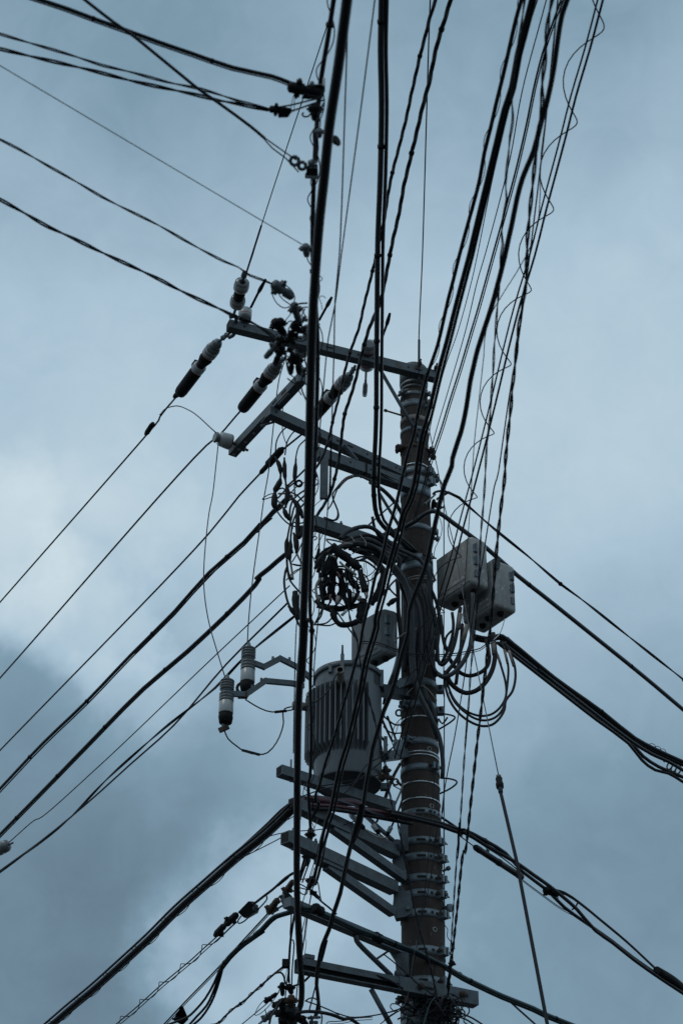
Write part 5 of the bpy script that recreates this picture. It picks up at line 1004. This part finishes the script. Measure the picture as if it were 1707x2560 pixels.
# ------------------------------------------------------------------ wrapped cable under the transformer, low-voltage fuses, rusty eye
P = run('F1 440,285 640,290 900,320 1294,360 D5 700,200 950,235 1100,262', y=(10.75, 11.2)); n = len(P)
t = tag(MB().tube(P, [px(11, p) * (.35 + .65 * min(1, i / (n * .12))) * (1 - .42 * i / n) for i, p in enumerate(P)], MAROON, 12).build('wrapped_cable'), 'thick maroon cable in a dark spiral wrap under the transformer', 'cable')
for ph, mm, w in ((0, BLUEC, 3.0), (2.1, TAPE, 1.6), (4.2, BLUEC, 2.4)):
    part(MB().tube([q for q in helix(P, px(9.0, P[4]), .62, ph, 14)][:-4], px(w * 2, P[4]) / 2, mm, 6), 'spiral_wrap', t)
wire('wrapped_cable', 'reddish black cable sagging just below the maroon wrapped one', 'F1 600,370 800,375 1000,395 1294,440 D5 640,200 760,225 950,262 1080,285', 9, y=(10.75, 11.2), mat=MAROON, step=.05, second=[(0, 9, 10, RUB)])
def lvfuse(label, s, w, y):
    P = lay(s, y=y); t = thing('line_fuse', label, 'fuse', P[0]); D = P[1] - P[0]; r = px(w, P[0]) / 2
    part(MB().lathe(P[0], P[1], [(0, r * .5, DSTEEL), (.08, r * .9, GLASS), (.2, r, GLASS), (.3, r * .92, GLASS), (.62, r * .92, GLASS), (.64, r * .75, TAPE), (.9, r * .8, TAPE), (1, r * .4, TAPE)], 14), 'body', t)
    part(MB().tube(smooth(P[1:], .03), px(4.5, P[1]) / 2, PALE, 8), 'lead', t)
lvfuse('pale tubular line fuse slanting below the maroon cable', 'D5 640,238 745,350 780,375 830,405 900,415', 15, 11.0)
lvfuse('clear tubular line fuse behind the round brace pipe', 'D5 800,315 850,385 880,410 920,435', 15, 11.35)
lvfuse('clear tubular line fuse standing beside the mounting channel', 'D5 935,330 900,400 895,425 910,445', 13, 11.25)
wire('fuse_lead', 'black lead rising from the standing line fuse past the wrapped cable', 'D5 935,335 985,220 1015,130', 5, y=11.35, cat='wire')
wire('fuse_lead', 'pale lead bending up beside the pole behind the wrapped cable', 'D5 955,190 985,120 1010,60 1020,20', 5, y=11.4, mat=PALE, cat='wire')
wire('fuse_lead', 'black lead from the line fuses up to the transformer side', 'D5 830,300 880,180 920,60 960,-40 1000,-110', 5.5, y=11.35, cat='wire')
wire('fuse_lead', 'thin lead slanting from the sweeping cable to the line fuses', 'F1 1060,660 1200,610 1294,580 D5 720,270 830,245', 3, y=(10.9, 11.1), mat=DULL, cat='wire')
wire('drop_wire', 'black wire slanting from the very thick cable up across the transformer foot', 'F1 430,245 700,150 940,100 1200,40 D4 200,830 330,750 420,680', 3.4, y=(10.7, 11.0), mat=DULL, cat='wire', step=.05)
wire('drop_wire', 'thin black wire crossing the transformer base to the pole hanger', 'F1 590,100 900,60 1100,20 D4 160,935 310,900', 3, y=(10.8, 10.95), mat=DULL, cat='wire', step=.05)
wire('drop_wire', 'black wire slanting over the dark tank bottom to the hanger', 'D3 1120,1370 1270,1230 1420,1110 1540,960', 3.2, y=(10.85, 11.2), mat=DULL, cat='wire')
for s, lab in (('F3 410,270 560,170 650,280', 'rusty shackle at the right foot of the transformer'), ('F3 520,110 560,220 560,300', 'rusty upright clamp at the right foot of the transformer')):
    clampbar('rusty_shackle', lab, 'shackle', s, H(one(s[:10]), 11.1), 12, RUST)
eye('rusty_eye', 'rusty ring eye left of the pole beside the transformer foot', 'ring', 'F3 680,345', H(one('F3 680,345'), 11.15), 15, 5, m=RUST)
for i, s in enumerate(('D4 330,430 400,490 440,510 495,505', 'D4 340,520 380,560 430,575 490,570', 'D4 330,470 380,580 410,640', 'D4 370,440 420,580 450,660', 'D4 320,600 350,640 370,670', 'D4 460,490 440,560 430,620 500,690')):
    wire('jumper_wire', ('top', 'second', 'left slanting', 'right slanting', 'short', 'thin bent')[i] + ' black jumper between transformer side and pole', s, (4.5, 4, 6, 5.5, 6, 1.8)[i], y=11.4, cat='wire', step=.03)
wire('jumper_wire', 'black jumper dropping from transformer hanger past the rusty eye', 'D4 470,810 430,880 390,960 340,1110 330,1130', 6, y=11.3, cat='wire')
eye('hook_ring', 'small steel hook ring under the transformer hanger', 'ring', 'D4 460,415', H(one('D4 460,415'), 11.4), 15, 5, m=DSTEEL)

# ------------------------------------------------------------------ taped tangle in the middle
def taped(label, s, w, y, m=TAPE, lump=.16, name='taped_cable'):
    P = smooth(lay(s, y=y), .02); r = px(w, P[0]) / 2 * 1.22; rr = []; ph = random.random() * 6; n = len(P)
    for i in range(n): rr.append(r * (1 + lump * math.sin(ph + i * 1.1) * .5 + lump * random.uniform(-.5, .5)) * (1 if 1 < i < n - 2 else .8))
    return tag(MB().tube(P, rr, m, 9).build(name), label, 'cable')
K = [('E3 450,520 560,640 650,710 760,790 860,890', 17, 'black taped cable slanting across the top of the middle tangle'), ('E3 440,700 380,850 300,1000', 23, 'fat black taped joint at the upper left of the middle tangle'),
     ('E3 470,880 440,1050 430,1180 410,1300', 17, 'upright black taped cable left of the centre of the middle tangle'), ('E3 560,900 590,1100 590,1230 540,1350', 14, 'upright black taped cable in the centre of the middle tangle'),
     ('E3 180,1390 260,1455 400,1500 560,1520 700,1490 850,1465 980,1420', 12, 'black taped cable forming the bottom of the ring in the middle tangle'), ('E3 440,1530 470,1650 550,1755 650,1770 780,1740 870,1690', 12, 'lowest black taped cable, sagging under the ring of the tangle'),
     ('E3 930,1380 900,1550 880,1720', 20, 'fat black taped joint at the lower right of the middle tangle'), ('E3 1060,700 1180,830 1240,950 1210,1100 1140,1300 1060,1450', 13, 'black taped cable bounding the right of the middle tangle'),
     ('E3 640,960 750,1090 850,1210', 14, 'black taped cable slanting to the square splice cover'), ('E3 1280,1230 1150,1350 1060,1440', 10, 'black cable slanting from the pole to the right of the tangle'),
     ('E3 250,960 260,1150 280,1300 300,1420', 8, 'black cable down the left of the middle tangle'), ('E3 330,1010 400,1080 330,1150 280,1200', 9, 'short black link at the left of the middle tangle'),
     ('E3 290,1370 400,1330 480,1290', 11, 'short black link low at the left of the middle tangle'), ('E3 640,1220 700,1240 720,1330 690,1440', 11, 'knobby black link right of the white tag in the tangle'),
     ('E3 200,780 300,640 420,560', 10, 'dark cable rising from the very thick cable into the tangle'), ('E3 1310,1460 1400,1390 1480,1350', 11, 'dark stub cable between the plain box and the risers'),
     ('E3 620,1300 660,1400 690,1480', 11, 'black cable closing the centre of the ring in the tangle')]
for i, (s, w, lab) in enumerate(K): taped(lab, s, w, 10.9 + (i % 5) * .05)
a, b = atY(one('E3 870,910'), 10.88), atY(one('E3 960,1240'), 10.88); D = b - a; r = px(19, a) / 2
t = thing('splice_cover', 'big square black splice cover hanging in the middle tangle', 'splice cover', a)
u = D.normalized(); sd = u.cross(Vector((0, 1, 0))).normalized() * r; fw = Vector((0, 1, 0)).cross(u) * 0 + (u.cross(sd)).normalized() * r * .8
part(MB().hexa([a - sd * .6 - fw * .6, a + sd * .6 - fw * .6, a + sd * .6 + fw * .6, a - sd * .6 + fw * .6, b - sd - fw, b + sd - fw, b + sd + fw, b - sd + fw], TAPE), 'cover', t, bev=.006)
part(MB().lathe(b, b + D * .25, [(0, r * .6, TAPE), (1, r * .45, TAPE)], 10), 'tail', t)
for s, w, m, lab in (('E3 255,1040 200,1130 185,1220 200,1300 245,1385', 6.5, PALE, 'pale bent cable at the left of the middle tangle'), ('E3 560,780 640,860 720,910 815,985', 6, PALE, 'pale cable slanting into the square splice cover'),
                     ('E3 345,425 450,440 560,465 680,490 765,500', 4.6, PALE, 'pale cable lying on top of the arch'), ('E3 350,440 390,480 450,520', 4, PALE, 'short pale stub under the pale cable on the arch'),
                     ('E3 570,520 650,500 720,500', 4, PALE, 'second short pale stub on the arch of cables'), ('E3 400,690 450,690 500,720', 5, PALE, 'pale stub over the fat taped joint'), ('E3 240,345 235,560', 4.5, PALE, 'pale upright lead under the short half-hidden crossarm'),
                     ('E3 515,940 550,985 565,1040', 5, MAROON, 'maroon band at the centre of the tangle'), ('E3 415,1290 410,1420', 6, MAROON, 'maroon marked piece low in the tangle'), ('E3 885,1325 840,1380', 8, PALE, 'grey-white banded piece right of the ring bottom'),
                     ('E3 535,1325 515,1440', 10, PALE, 'white marked tag hanging above the ring bottom'), ('E3 670,1540 590,1620', 8, GLASS, 'grey banded piece under the ring bottom'), ('E3 970,1270 985,1340', 6, PALE, 'pale tail below the square splice cover')):
    wire('insulated_lead', lab, s, w, y=10.84, mat=m, cat='wire', step=.02)
for s, w, lab in (('E3 770,740 900,700 1040,715 1130,790 1180,870', 5, 'upper thin arc right of the tangle top'), ('E3 800,760 950,770 1080,850 1150,920', 5.5, 'lower thin arc right of the tangle top'), ('E3 650,1160 720,1140 770,1200 770,1320 740,1420', 3, 'thin bow round the knobby link'),
                  ('E3 940,800 940,900 960,960', 1.5, 'hair-thin wire above the square splice cover, left'), ('E3 965,740 970,860 990,960 975,1040', 1.5, 'hair-thin wire above the square splice cover, right'), ('E3 295,1510 260,1640 180,1740', 5, 'black wire falling left from the ring of the tangle'),
                  ('E3 440,1660 350,1740 200,1765 120,1770', 4, 'upper flat wire left under the ring of the tangle'), ('E3 500,1740 400,1780 280,1775 180,1765', 4, 'lower flat wire left under the ring of the tangle'), ('E3 510,1560 600,1690 700,1830 800,1960', 4, 'black wire falling from the ring to the plain box'),
                  ('E3 175,600 330,270', 2, 'hair-thin wire from the tangle up over the half-hidden crossarm'), ('E3 530,0 540,60 510,120 440,130 330,110', 5, 'black hook-shaped wire end over the half-hidden crossarm'),
                  ('E3 150,310 250,270 330,290', 4, 'bowed wire under the half-hidden crossarm'), ('E3 1330,1060 1380,980 1450,965', 4, 'short bowed wire left of the risers'), ('E3 1300,1130 1360,1230 1450,1320', 5, 'black wire bending toward the risers'), ('E3 1450,1050 1350,1150 1320,1220', 5, 'black wire slanting left of the risers')):
    wire('jumper_wire', lab, s, w, y=10.9, mat=RUB if w > 3 else DULL, cat='wire', step=.02)
P = smooth(lay('D1 940,345 850,312 780,282 700,292 650,330', y=11.1), .03); t = tag(MB().tube(P, px(6.5, P[0]) / 2 * 1.0, GREYC, 10).build('hooped_cable'), 'grey cable hooping under the pair of crossarms, wound with reddish tape', 'cable')
Q = smooth(lay('D1 730,283 680,302 640,338 610,375', y=11.08), .02); part(MB().tube(Q, px(8.5, Q[0]) / 2, WRAP, 10), 'tape_wrap', t)
for i in range(1, len(Q) - 1): d = (Q[i + 1] - Q[i - 1]).normalized() * .003; part(MB().lathe(Q[i] - d, Q[i] + d, [(0, px(9, Q[0]) / 2, MAROON), (1, px(9, Q[0]) / 2, MAROON)], 10), 'tape_edge', t)
wire('jumper_wire', 'black cable end curling down from the hooped grey cable', 'D1 625,350 585,395 568,430 575,470 600,530 612,570 600,615 575,630 540,620 500,605', 4.5, y=11.05, cat='wire', step=.03)
wire('jumper_wire', 'reddish lead continuing from the hooped cable into the tangle', 'D1 610,375 590,420 570,480 550,520 530,545', 4, y=11.08, mat=MAROON, cat='wire', step=.03)

# ------------------------------------------------------------------ left tangle
def joint(label, s, w0, w1, y, tape=TAPE):
    """a lead with a long thick taped joint in its middle"""
    P = smooth(lay(s, y=y), .02); n = len(P); a, b = px(w0, P[0]) / 2, px(w1, P[0]) / 2
    rr = [a + (b - a) * max(0, min(1, 1.9 * math.sin(math.pi * i / (n - 1)) ** 2 - .15)) for i in range(n)]
    return tag(MB().tube(P, rr, tape, 10).build('taped_joint'), label, 'joint')
for i, (s, w, lab) in enumerate((('C4 1140,1300 1050,1310 960,1370 915,1450 905,1540', 3.6, 'leftmost lead arching from behind the very thick cable'), ('C4 1140,1345 1060,1370 1000,1450 980,1560', 3.6, 'middle lead arching from behind the very thick cable'), ('C4 1140,1440 1090,1490 1065,1580 1060,1640', 3.6, 'right lead arching from behind the very thick cable'))):
    wire('jumper_wire', lab, s, w, y=10.9, cat='wire', step=.03)
for s, w0, w1, lab in (('E2 340,-60 400,60 430,150 440,290', 5, 12, 'upper taped joint on the leftmost lead'), ('E2 440,280 420,400 350,530 330,620', 5, 15, 'lower taped joint on the leftmost lead'), ('E2 505,-40 510,120 510,250 530,400', 5, 11, 'upper taped joint on the middle lead'),
                       ('E2 530,420 560,560 550,700 525,850', 6, 13, 'lower taped joint on the middle lead'), ('E2 715,-20 700,150 690,300 690,440', 4, 11, 'taped joint on the right lead'), ('E2 490,850 530,960 590,1070', 6, 13, 'short taped joint at the foot of the middle lead'),
                       ('E2 570,1340 545,1480 545,1620 550,1800', 5, 11, 'left of three ribbed joints hanging beside the very thick cable'), ('E2 620,1370 610,1550 590,1700 620,1850', 5, 13, 'middle of three ribbed joints hanging beside the very thick cable'), ('E2 670,1300 710,1420 720,1540 715,1660', 6, 14, 'right of three ribbed joints hanging beside the very thick cable'),
                       ('E2 340,560 330,700 335,830 400,870', 8, 16, 'taped dead end where the upper thick left cable starts'), ('E2 640,680 720,780 790,920 830,1030', 8, 14, 'taped piece right of the upper thick left cable end'), ('E2 740,800 760,1380 800,1320 820,1180', 10, 12, 'black taped stub low against the very thick cable')):
    joint(lab, s, w0, w1, 10.75)
eye('cable_eye', 'black ring eye on a lead left of the very thick cable', 'ring', 'E2 765,420', H(one('E2 765,420'), 10.8), 15, 6, m=TAPE)
for s, w, m, lab in (('E2 330,590 220,620 120,690 115,705 220,680 320,640', 2.6, DULL, 'flat wire loop reaching left out of the tangle'), ('E2 410,520 470,500 520,530 600,570 720,620 840,740', 4, RUB, 'black wire from the flat loop across the left tangle'),
                     ('E2 390,600 520,600 640,640', 5, PALE, 'pale level lead in the left tangle'), ('E2 320,650 400,740 490,820', 4.2, PALE, 'yellowish slanted lead in the left tangle'), ('E2 685,450 690,640', 4.5, PALE, 'pale upright lead in the left tangle'),
                     ('E2 600,700 660,690 700,780 740,860', 6, WRAP, 'beige taped piece in the left tangle'), ('E2 320,860 380,900 450,860 480,820', 4, RUB, 'drooping black loop at the left tangle foot'), ('E2 375,915 480,1050 600,1150 720,1190 840,1180', 4, RUB, 'black wire bowing low from the upper thick left cable'),
                     ('E2 680,1110 760,1130 850,1115', 4, MAROON, 'reddish short wire under the left tangle'), ('E2 880,530 760,610 670,700 615,830 600,950 610,1080 650,1220', 5, RUB, 'outer bow of three sweeping down the left tangle'),
                     ('E2 880,620 740,750 670,870 640,1000 610,1130 570,1330', 5, RUB, 'middle bow of three sweeping down the left tangle'), ('E2 880,750 760,890 680,1040 640,1200 620,1360', 5, RUB, 'inner bow of three sweeping down the left tangle'),
                     ('E2 560,460 650,380 760,280 870,170', 5, RUB, 'black cable slanting up to the very thick cable in the left tangle'), ('E2 390,680 540,520 690,400', 4.5, RUB, 'thin dark strand parallel to the slanting one in the left tangle'), ('E2 590,620 720,480 860,400', 3, DULL, 'fine strand under the slanting one in the left tangle'),
                     ('E2 720,1650 770,1760 830,1860', 5, PALE, 'pale lead out of the right ribbed joint'), ('E2 550,1790 560,1920 590,2050 640,2130', 6, RUB, 'black lead out of the left ribbed joint'), ('E2 620,1850 640,1980 660,2130', 5.5, WRAP, 'beige lead out of the middle ribbed joint'),
                     ('E2 630,1850 720,1880 820,1885', 3.4, RUB, 'level wire right of the ribbed joints'), ('E2 640,1820 720,1690 820,1480', 3.4, RUB, 'thin wire slanting behind the ribbed joints'), ('E2 670,2030 780,1950 840,1930', 3, PALE, 'pale wire low right of the ribbed joints'),
                     ('E2 550,1900 515,1990 510,2130', 4, RUB, 'black wire curving down left below the ribbed joints'), ('E2 1130,1310 1120,1600', 4.5, PALE, 'pale upright lead right of the very thick cable under the crossarm'), ('E2 1120,1590 1100,1680 1060,1760', 8, TAPE, 'black tail of the pale upright lead'),
                     ('E2 1030,1360 1075,1370 1080,1400 1035,1430', 3, DULL, 'small loop hook right of the very thick cable at the tangle'), ('E2 1040,310 1110,390 1090,440 1040,460', 3, ALU, 'bright wire curl on the hanger plate'), ('E2 1040,480 1100,400', 3, DSTEEL, 'short wire on the hanger plate'), ('E2 1030,830 1100,760 1200,690', 1.8, MAROON, 'thin red wire across the hanger plate')):
    wire('insulated_lead', lab, s, w, y=10.85, mat=m, cat='wire', step=.02)
for i, (s, w, lab) in enumerate((('D1 210,1000 190,1090 200,1200 230,1300 290,1390', 6, 'thick black lead bounding the left of the tangle'), ('D1 215,1010 230,1090 290,1170 330,1210', 5, 'inner black lead beside the bounding one'), ('D1 240,970 330,985', 3, 'short level wire at the left tangle waist'),
                                 ('D1 205,1100 270,1030 330,1000', 3, 'pale-edged wire crossing the left tangle waist'), ('D1 280,1380 300,1440 330,1480', 6, 'black lead end under the left tangle'), ('D1 430,1440 490,1320', 4, 'short wire right under the left tangle'))):
    wire('jumper_wire', lab, s, w, y=10.85, cat='wire', step=.02)
for s, w, lab in (('D1 275,1190 285,1330 300,1400', 15, 'black taped lump low in the left tangle'), ('D1 225,1300 270,1360 310,1400', 9, 'black taped lump at the foot of the bounding lead'), ('D1 385,1400 410,1440', 12, 'small dark splice between the two near cables'), ('D1 430,1010 470,940 520,880', 9, 'dark cable rising right from the very thick cable to the arch')):
    taped(lab, s, w, 10.8)

# ------------------------------------------------------------------ tangle of wire at the pole foot of the view
rs = random.Random(11)
for k in range(16):
    z = pz(2478 + k * 5.2); r0 = pr_(z) + rs.uniform(.012, .05); P = []; ph0 = rs.uniform(-1.6, .2); span = rs.uniform(1.8, 3.2)
    for i in range(22):
        ph = ph0 + span * i / 21; rr = r0 + .03 * math.sin(i * 1.3 + k); P.append(Vector((PX + rr * math.sin(ph), PY - rr * math.cos(ph), z + .03 * math.sin(i * .9 + k * 2) - .02 * math.sin(math.pi * i / 21))))
    o = MB().tube(smooth(P, .03), rs.choice((.0035, .005, .007)), DULL if k % 5 else TEAL, 6).build('coiled_wire')
    tag(o, 'dark wire wound round the pole among many alike at the bottom edge' if k % 5 else 'dark teal wire wound round the pole at the bottom edge', 'wire', 'wires wound round the pole at the bottom edge' if k % 5 else 'teal wires wound round the pole at the bottom edge')
c = atY(one('E5 740,900'), 11.25)
for k in range(22):
    P = []; ax = Vector((rs.uniform(-1, 1), rs.uniform(-.6, .2), rs.uniform(-1, 1))).normalized(); bx = ax.orthogonal().normalized(); cx = ax.cross(bx); cc = c + Vector((rs.uniform(-.08, .10), rs.uniform(-.05, .02), rs.uniform(-.09, .06))); rr = rs.uniform(.025, .07)
    for i in range(15): a = i / 14 * rs.uniform(4.5, 6.2); P.append(cc + bx * (rr * math.cos(a) * 1.2) + cx * (rr * math.sin(a)))
    tag(MB().tube(smooth(P, .02), rs.choice((.003, .004, .006)), DULL, 6).build('coiled_wire'), 'small loop of black wire in the knot on the pole at the bottom edge', 'wire', 'wire loops knotted on the pole at the bottom edge')
for s, w, m, lab in (('E5 670,740 600,830 560,950 520,1080 500,1150', 4, TEAL, 'teal wire hanging from the knot on the lowest crossarm'), ('E5 850,700 920,720 970,800 960,900 975,1050 960,1120', 3.4, DULL, 'bowed black wire under the right end of the lowest crossarm'), ('E5 900,840 1040,850 1110,900 1100,960 1050,1010 1040,1070 1100,1110', 3.4, DULL, 'curling black wire hanging below the right end of the lowest crossarm'),
                     ('E5 840,730 960,900 1020,960 1150,1020 1290,1110', 4.5, RUB, 'black wire leaving the pole knot to the lower right, upper'), ('E5 900,990 1050,1030 1180,1110', 4.5, RUB, 'black wire leaving the pole knot to the lower right, lower'), ('E5 400,540 520,630 600,690 680,740', 4, DULL, 'black wire slanting over the lowest crossarm to the knot'), ('E5 0,190 150,310 340,480 400,540', 3.4, DULL, 'black wire slanting from the teal arm to the lowest crossarm'),
                     ('E5 0,960 130,930 250,880', 3, DULL, 'upper thin wire reaching left from the pole foot'), ('E5 0,1050 90,980 250,900', 3, DULL, 'lower thin wire reaching left from the pole foot'), ('E5 260,870 330,640 370,300 430,0', 1.2, DSTEEL, 'hair-thin steel wire over the pole, left of the fine ones')):
    wire('jumper_wire', lab, s, w, y=11.15, mat=m, cat='wire', step=.03)
clampbar('wire_splice', 'small pale splice hanging under the right end of the lowest crossarm', 'splice', 'E5 960,890 1000,980', H(one('E5 980,940'), 11.2), 9, DSTEEL)
clampbar('cable_clamp', 'small dark clamp left of the pole under the lowest crossarm', 'clamp', 'E5 190,740 190,830', H(one('E5 190,790'), 11.35), 8, DSTEEL)
t = clampbar('cable_clamp', 'dark clamp gripping twisted wires at the right of the pole by the teal cable', 'clamp', 'E5 900,290 860,330 850,360', H(one('E5 870,320'), 11.25), 9, TAPE)
wire('wire_tag', 'little drooping wire with a bead on the right side of the pole', 'D7 28,1195 40,1210 48,1225 45,1270 75,1310 95,1350', 2, y=11.4, mat=DULL, cat='wire', step=.02)
# more riser cables crowding the pole front, and the dense back layer of the tangle
for i, (s, w, y, m, lab) in enumerate((('E3 480,600 620,520 800,470 950,440 1150,500 1350,640 1500,760 D2 300,700 380,810 440,930 470,1050 455,1250 445,1450 470,1600', 13, (10.98, 11.33), RUB, 'black riser cable inside the arch, hugging its underside'),
                                       ('E3 760,600 900,640 1080,700 1280,800 1450,920 D2 330,860 370,960 385,1100 380,1300 372,1450', 10, (11.0, 11.31), RUB, 'black riser cable innermost of the arch'),
                                       ('D2 520,800 575,900 610,1010 620,1150 605,1300 600,1420', 9, (11.36, 11.4), RUB, 'black riser cable at the right edge of the pole beside the loops'),
                                       ('D2 345,950 350,1150 345,1350 350,1500', 9, (11.36, 11.36), GREYC, 'grey riser cable at the left edge of the pole front'),
                                       ('D2 420,900 437,1100 430,1300 440,1450 500,1640 560,1780 600,1900', 11, (11.32, 11.36), GREYC, 'grey riser cable turning right low on the pole front'),
                                       ('D1 650,800 760,760 860,750 960,800 1060,900', 8, (11.0, 11.2), RUB, 'black cable tucked under the highest arch'),
                                       ('D1 880,600 900,700 960,790 1050,880 1130,960', 8, (11.1, 11.3), RUB, 'black cable dropping beside the strapped pair into the risers'))):
    riser(lab, s, w, y, m=m)
for s, w, lab in (('E3 520,640 480,760 500,900 560,1020', 12, 'black taped cable behind the upper middle of the tangle'), ('E3 700,760 680,900 720,1020 800,1120', 11, 'black taped cable behind the square splice cover, upper'), ('E3 300,930 340,1050 300,1200 330,1330', 12, 'black taped cable behind the left of the tangle'),
                  ('E3 600,1080 640,1180 620,1300 660,1420', 11, 'black taped cable behind the centre of the tangle'), ('E3 480,1100 430,1220 470,1330 520,1420', 12, 'black taped cable behind the white marked tag'), ('E3 200,1480 300,1500 420,1545 520,1600', 9, 'black taped cable doubling the ring bottom at left'),
                  ('E3 960,700 1080,760 1190,870 1250,1000', 8, 'black cable doubling the right bow of the tangle'), ('E3 860,1240 800,1360 740,1450', 9, 'black cable from the splice cover down to the ring'), ('E3 400,640 480,600 600,640 720,700', 13, 'black taped cable along the tangle top under the arch'),
                  ('E3 330,700 260,820 220,940', 10, 'black taped cable at the upper left edge of the tangle')):
    taped(lab, s, w, 11.05)
# the rest of the knot of hardware over the top crossarm, beside the very thick cable
for s, w, m, lab in (('E1 640,1180 720,1240 820,1260', 12, TAPE, 'dark clamp lying along the top crossarm in the hardware knot'), ('E1 760,980 820,1080 840,1180', 14, TAPE, 'dark upright clamp under the pale hanging one'), ('E1 860,1180 930,1140 1000,1060', 11, DSTEEL, 'grey slanted clamp against the very thick cable over the crossarm'),
                     ('E1 620,1290 700,1380 760,1400', 12, TAPE, 'dark clamp below the crossarm edge in the hardware knot'), ('E1 900,920 960,960 1010,950', 9, DSTEEL, 'small pale-eyed clamp beside the very thick cable'), ('E1 520,1300 460,1380 420,1440', 14, TAPE, 'hub block where the dark cross-shaped bars meet'),
                     ('E1 640,1480 700,1560 740,1640', 10, TAPE, 'dark shackle above the hanging pair of clamp bars'), ('E1 930,1880 900,1980 940,2060', 9, DSTEEL, 'grey fitting beside the very thick cable below the crossarm')):
    clampbar('wedge_clamp', lab, 'clamp', s, 5.06, w, m)
for s, w, lab in (('E1 700,1080 800,1040 900,1060 960,1120', 4, 'black wire bent over the hardware knot, upper'), ('E1 680,1180 780,1130 880,1170 1000,1150', 4.5, 'black wire bent over the hardware knot, lower'), ('E1 560,1240 600,1320 700,1330 800,1300 900,1310', 4, 'black wire looping below the hardware knot'),
                  ('E1 800,920 860,960 900,1040 870,1110 800,1090', 3.2, 'small wire coil in the hardware knot'), ('E1 880,700 930,760 900,840 930,920', 3.2, 'black wire hanging between the links beside the very thick cable'), ('E1 700,1600 650,1700 620,1830 640,1950', 3.5, 'bowed black wire left of the hanging clamp bars'),
                  ('E1 850,2000 930,2050 990,1980', 3.5, 'black wire joining the hanging clamp bars to the very thick cable'), ('E1 600,1000 680,960 760,980 820,900', 3, 'black wire from the cross-shaped clamps to the pale hanging one'), ('C4 1000,960 1060,1000 1120,980 1145,1010', 3.5, 'black wire across the outrigger top'),
                  ('C4 1040,640 1100,600 1150,620', 3.5, 'short black wire above the half-hidden pin insulator'), ('C4 1060,560 1030,600 1050,650 1110,670 1150,650', 3, 'bent black wire left of the half-hidden pin insulator')):
    wire('cable_tail', lab, s, w, z=5.05, mat=TAPE, cat='wire', step=.02)
rs = random.Random(5)
for k in range(14):                                              # loose loops filling the middle tangle
    cx_, cy_ = rs.uniform(320, 1000), rs.uniform(720, 1480); rx, ry = rs.uniform(60, 260), rs.uniform(70, 230); a0 = rs.uniform(0, 6.28); sp = rs.uniform(3.2, 6.0); Q = []
    for i in range(9):
        a = a0 + sp * i / 8; Q.append((760 + (cx_ + rx * math.cos(a) * (1 + .15 * math.sin(3 * a + k))) / 6.272, 1280 + (cy_ + ry * math.sin(a)) / 6.272))
    P = smooth(lay(Q, y=(rs.uniform(10.85, 11.0), rs.uniform(11.0, 11.2))), .03)
    tag(MB().tube(P, px(rs.choice((2.6, 3.6, 5.0)), P[0]) / 2, RUB, 7).build('jumper_wire'), 'black jumper wire curling loosely among many alike in the middle tangle', 'wire', 'loose jumper wires in the middle tangle')
